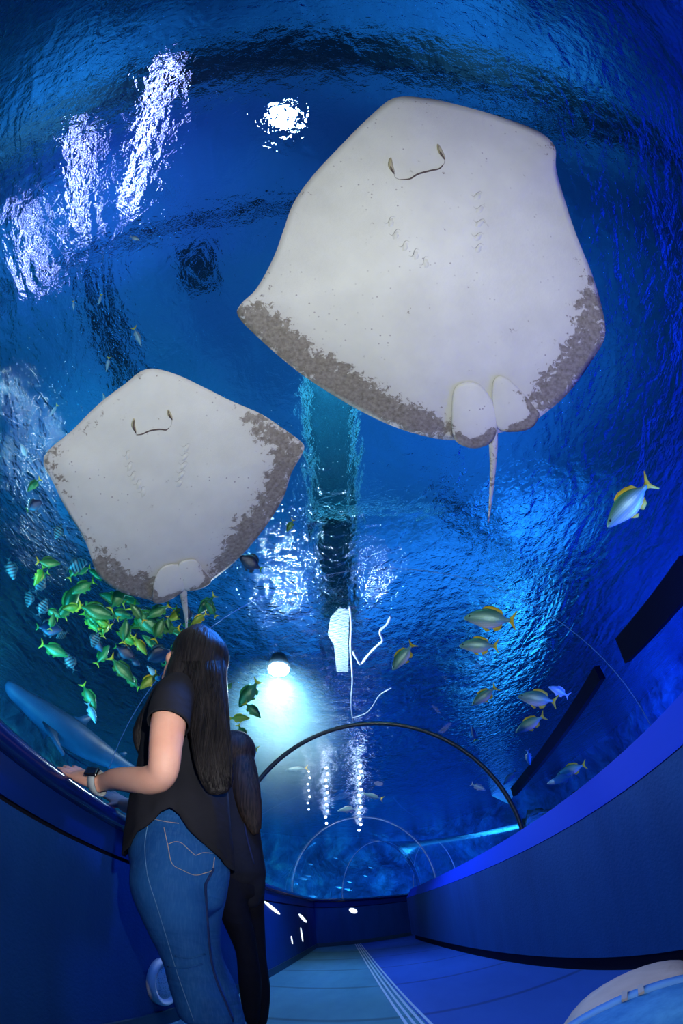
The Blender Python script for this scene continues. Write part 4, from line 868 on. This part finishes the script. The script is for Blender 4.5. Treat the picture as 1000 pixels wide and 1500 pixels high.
skin2.append(limb(a3)[0]); skin2 += hand(at_hd(302, 1238, 1.95), at_hd(292, 1268, 1.95), (-.6, -.6, .3), .066, 1, .4)
w2 = merged('person', skin2, .0065, SKIN, None, 2); set_origin(w2, (-.62, 1.75, 0))
tag(w2, 'person all in black with long dark hair, standing behind the woman in jeans', 'person')
coat = merged('jacket', [limb([(342,1114,30,1.86,.9), (343,1132,64,1.86,.8), (345,1170,68,1.86,.8), (347,1215,68,1.86,.85), (350,1255,72,1.86,.9), (353,1280,74,1.86,.95)], n=24)[0], limb([(360,1134,27,1.84), (366,1170,27,1.83), (368,1205,25,1.84), (368,1245,23,1.87)], n=14)[0],
    limb([(324,1134,27,1.9), (314,1170,27,1.94), (308,1205,25,1.96), (302,1235,22,1.95)], n=14)[0], limb([(366,1268,40,1.85,.9), (367,1295,44,1.84,.9), (364,1318,36,1.85,.9)], n=16)[0]], .008, BLACK, w2, 3)
cbv = bvh_of(coat); seam_on(cbv, [(350,1140),(356,1180),(360,1220),(372,1266)], .004, 'strap', mat('navy_strap', (.01, .02, .07), .6), coat)
merged('trousers', [limb([(350,1262,66,1.86,.9), (353,1300,68,1.86,.9)], n=20)[0], limb(la, n=18, world=leg_world(la, f1)[-1:])[0], limb(lb, n=18, world=leg_world(lb, f2)[-1:])[0]], .008, BLACK2, w2, 3)
merged('hair', [MB().ball(hpf2(-.025, 0, .02), (.098, .085, .10), 16), limb([(346,1098,36,1.86,1), (352,1115,42,1.84,.9), (358,1145,44,1.80,.6), (365,1180,38,1.78,.5), (371,1208,26,1.78,.4), (374,1222,14,1.78,.3)], n=18)[0]], .008, HAIRB, w2, 4)
for fx in (f1, f2): MB().ball(Vector((fx.x-.03, fx.y+.05, .04)), (.06, .12, .04), 12).build('shoe', BLACK2, w2)

# --- person bending down at the lower right
va = Vector((.45, .89, 0)).normalized(); vs_ = Vector((.89, -.45, 0)).normalized(); Z3 = Vector((0, 0, 1)); o3 = Vector((.385, .90, -.055))
def body3(rows, sc=1.0, n=28):
    rg = []
    for f_, zc, hw_, hh_ in cr(rows, 4):
        rg.append([o3+va*f_+vs_*(.045)+Z3*(zc+hh_*sc*math.sin(a))+vs_*hw_*1.08*sc*math.cos(a) for a in [2*math.pi*k/n for k in range(n)]])
    return MB().rings(rg)
back = [(-.30, .20, .03, .03), (-.27, .20, .12, .10), (-.18, .20, .185, .155), (-.08, .20, .195, .172), (.0, .205, .185, .165), (.12, .205, .175, .150), (.26, .20, .17, .140), (.38, .20, .15, .12), (.45, .19, .06, .06)]
s3 = [body3(back, .93)]
hd3 = o3+va*.50+vs_*.045+Z3*.14
hp3, e3, hpf3 = head_parts(hd3, va*.4-Z3*.9, va, .95); s3 += hp3; s3.append(MB().tube([o3+va*.38+vs_*.045+Z3*.2, hd3], [.055, .05], 12))
for s_ in (-1, 1):
    sh = o3+va*.34+vs_*(.045+s_*.14)+Z3*.20; eb = sh+va*.02+vs_*s_*.04-Z3*.10+va*.05; wr = eb+va*.16-Z3*.045
    s3.append(MB().tube([sh, eb, wr], [.045, .036, .024], 12)); s3 += hand(wr, wr+va*.15-Z3*.02, Z3, .07, 1, .15, s_)
    hp_ = o3-va*.12+vs_*(.045+s_*.10)+Z3*.16; kn = o3+va*.18+vs_*(.045+s_*.13)+Z3*.12; ft = o3-va*.2+vs_*(.045+s_*.11)+Z3*.10
    s3.append(MB().tube([hp_, kn], [.085, .055], 14)); s3.append(MB().tube([kn, ft], [.052, .035], 12)); s3.append(MB().tube([ft, ft-va*.12-Z3*.01], [.035, .022], 10))
p3 = merged('person', s3, .007, SKIN, None, 2); set_origin(p3, o3); tag(p3, 'person crouched low at the bottom right corner, light blue jeans waistband and pale top showing', 'person')
def cut(rows, a, b): return [r_ for r_ in rows if a <= r_[0] <= b]
PALECL = clothf((.50, .42, .36), (.62, .54, .48)); PALECL.name = 'pale_top'
body3(cut(back, -.08, .45), 1.02).build('top', PALECL, p3)
j3 = merged('jeans', [body3(cut(back, -.30, .0), 1.06)]+[q for s_ in (-1, 1) for q in (MB().tube([o3-va*.12+vs_*(.045+s_*.10)+Z3*.16, o3+va*.18+vs_*(.045+s_*.13)+Z3*.125], [.095, .064], 16), MB().tube([o3+va*.18+vs_*(.045+s_*.13)+Z3*.125, o3-va*.18+vs_*(.045+s_*.11)+Z3*.10], [.058, .042], 14))], .008, mat('bright_blue_denim', (.03, .20, .55), .8, .15, 0, lambda nt, p: nt.links.new(ramp(nt, noise_tex(nt, coords(nt), 14, 5, .65), [(.3, (.02, .15, .45)), (.7, (.07, .30, .66))]), p.inputs['Base Color'])), p3, 2)
n_ = 40; rg = []
for f_, k in ((-.035, 1.05), (-.035, 1.09), (.012, 1.09), (.012, 1.05)):
    zc, hw_, hh_ = .203, .188, .170; rg.append([o3+va*f_+vs_*.045+Z3*(zc+hh_*k*math.sin(a))+vs_*hw_*1.08*k*math.cos(a) for a in [2*math.pi*q/n_ for q in range(n_)]])
wb = MB().rings(rg+[rg[0]], cap=False).build('waistband', DENIML, j3)
for da in (-.10, .06):
    a = math.pi/2+da; c = o3-va*.012+vs_*.045+Z3*(.203+.170*1.10*math.sin(a))+vs_*.188*1.10*math.cos(a)
    MB().box(c, (.012, .06, .008), Matrix((vs_, va, Z3)).transposed()).build('belt_loop', mat('grey_loop', (.35, .36, .38), .6), wb, False)
# round fixture on the left wall
c = Vector((lx(1.92)+.012, 1.92, .27)); t = empty('wall_light', c, 'round white grilled fixture low on the left wall behind the leg', 'fixture')
nx = Vector((1, .05, 0)).normalized(); sy = Vector((-.05, 1, 0)).normalized()
def disc3(prof, n=40): return MB().rings([[c+nx*h+(sy*math.cos(a)+Vector((0, 0, 1))*math.sin(a))*r_ for a in [2*math.pi*k/n for k in range(n)]] for h, r_ in prof])
disc3([(-.012, .142), (.012, .142), (.022, .134), (.022, .120), (.012, .118)]).build('rim', mat('white_plastic', (.72, .74, .78), .4, .4), t)
def grille(nt, p):
    w = nd(nt, 'ShaderNodeTexVoronoi', Scale=90); nt.links.new(coords(nt), w.inputs['Vector']); nt.links.new(ramp(nt, w.outputs['Distance'], [(.2, (.40, .42, .46)), (.5, (.72, .75, .8))]), p.inputs['Base Color'])
disc3([(.0, .118), (.010, .118), (.016, .06), (.017, .01)]).build('grille', mat('speaker_grille', rough=.5, build=grille), t)

OV = emit('glint_emission', (.75, .88, 1), 1.6)  # glowing ovals added as lamp reflections on the barriers, no real fittings
for i, (a, b, w_, lab, far) in enumerate((((388,1322),(408,1338),.02,'long slanted glowing oval as a lamp reflection, nearest the women on the left barrier',0), ((438,1340),(448,1350),.03,'glowing oval as a lamp reflection, high on the left barrier close to its corner',0), ((440,1360),(443,1378),.035,'upright glowing oval as a lamp reflection, below the high one near the corner of the left barrier',0), ((426,1372),(428,1382),.02,'smallest glowing oval as a lamp reflection, low on the left barrier',0), ((512,1332),(522,1336),.05,'glowing oval as a lamp reflection on the far barrier facing the viewer',1))):
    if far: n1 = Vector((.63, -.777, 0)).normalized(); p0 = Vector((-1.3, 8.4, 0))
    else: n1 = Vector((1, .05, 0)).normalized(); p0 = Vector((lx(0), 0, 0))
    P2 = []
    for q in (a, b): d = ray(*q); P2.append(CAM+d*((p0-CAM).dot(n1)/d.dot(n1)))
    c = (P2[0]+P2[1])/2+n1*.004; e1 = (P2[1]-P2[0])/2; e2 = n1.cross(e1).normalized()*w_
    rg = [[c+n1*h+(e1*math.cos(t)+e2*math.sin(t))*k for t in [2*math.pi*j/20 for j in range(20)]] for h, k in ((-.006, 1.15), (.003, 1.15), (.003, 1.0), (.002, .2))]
    o = MB().rings(rg).build('barrier_glint', OV); tag(o, lab, 'light', 'reflection ovals on the barriers')
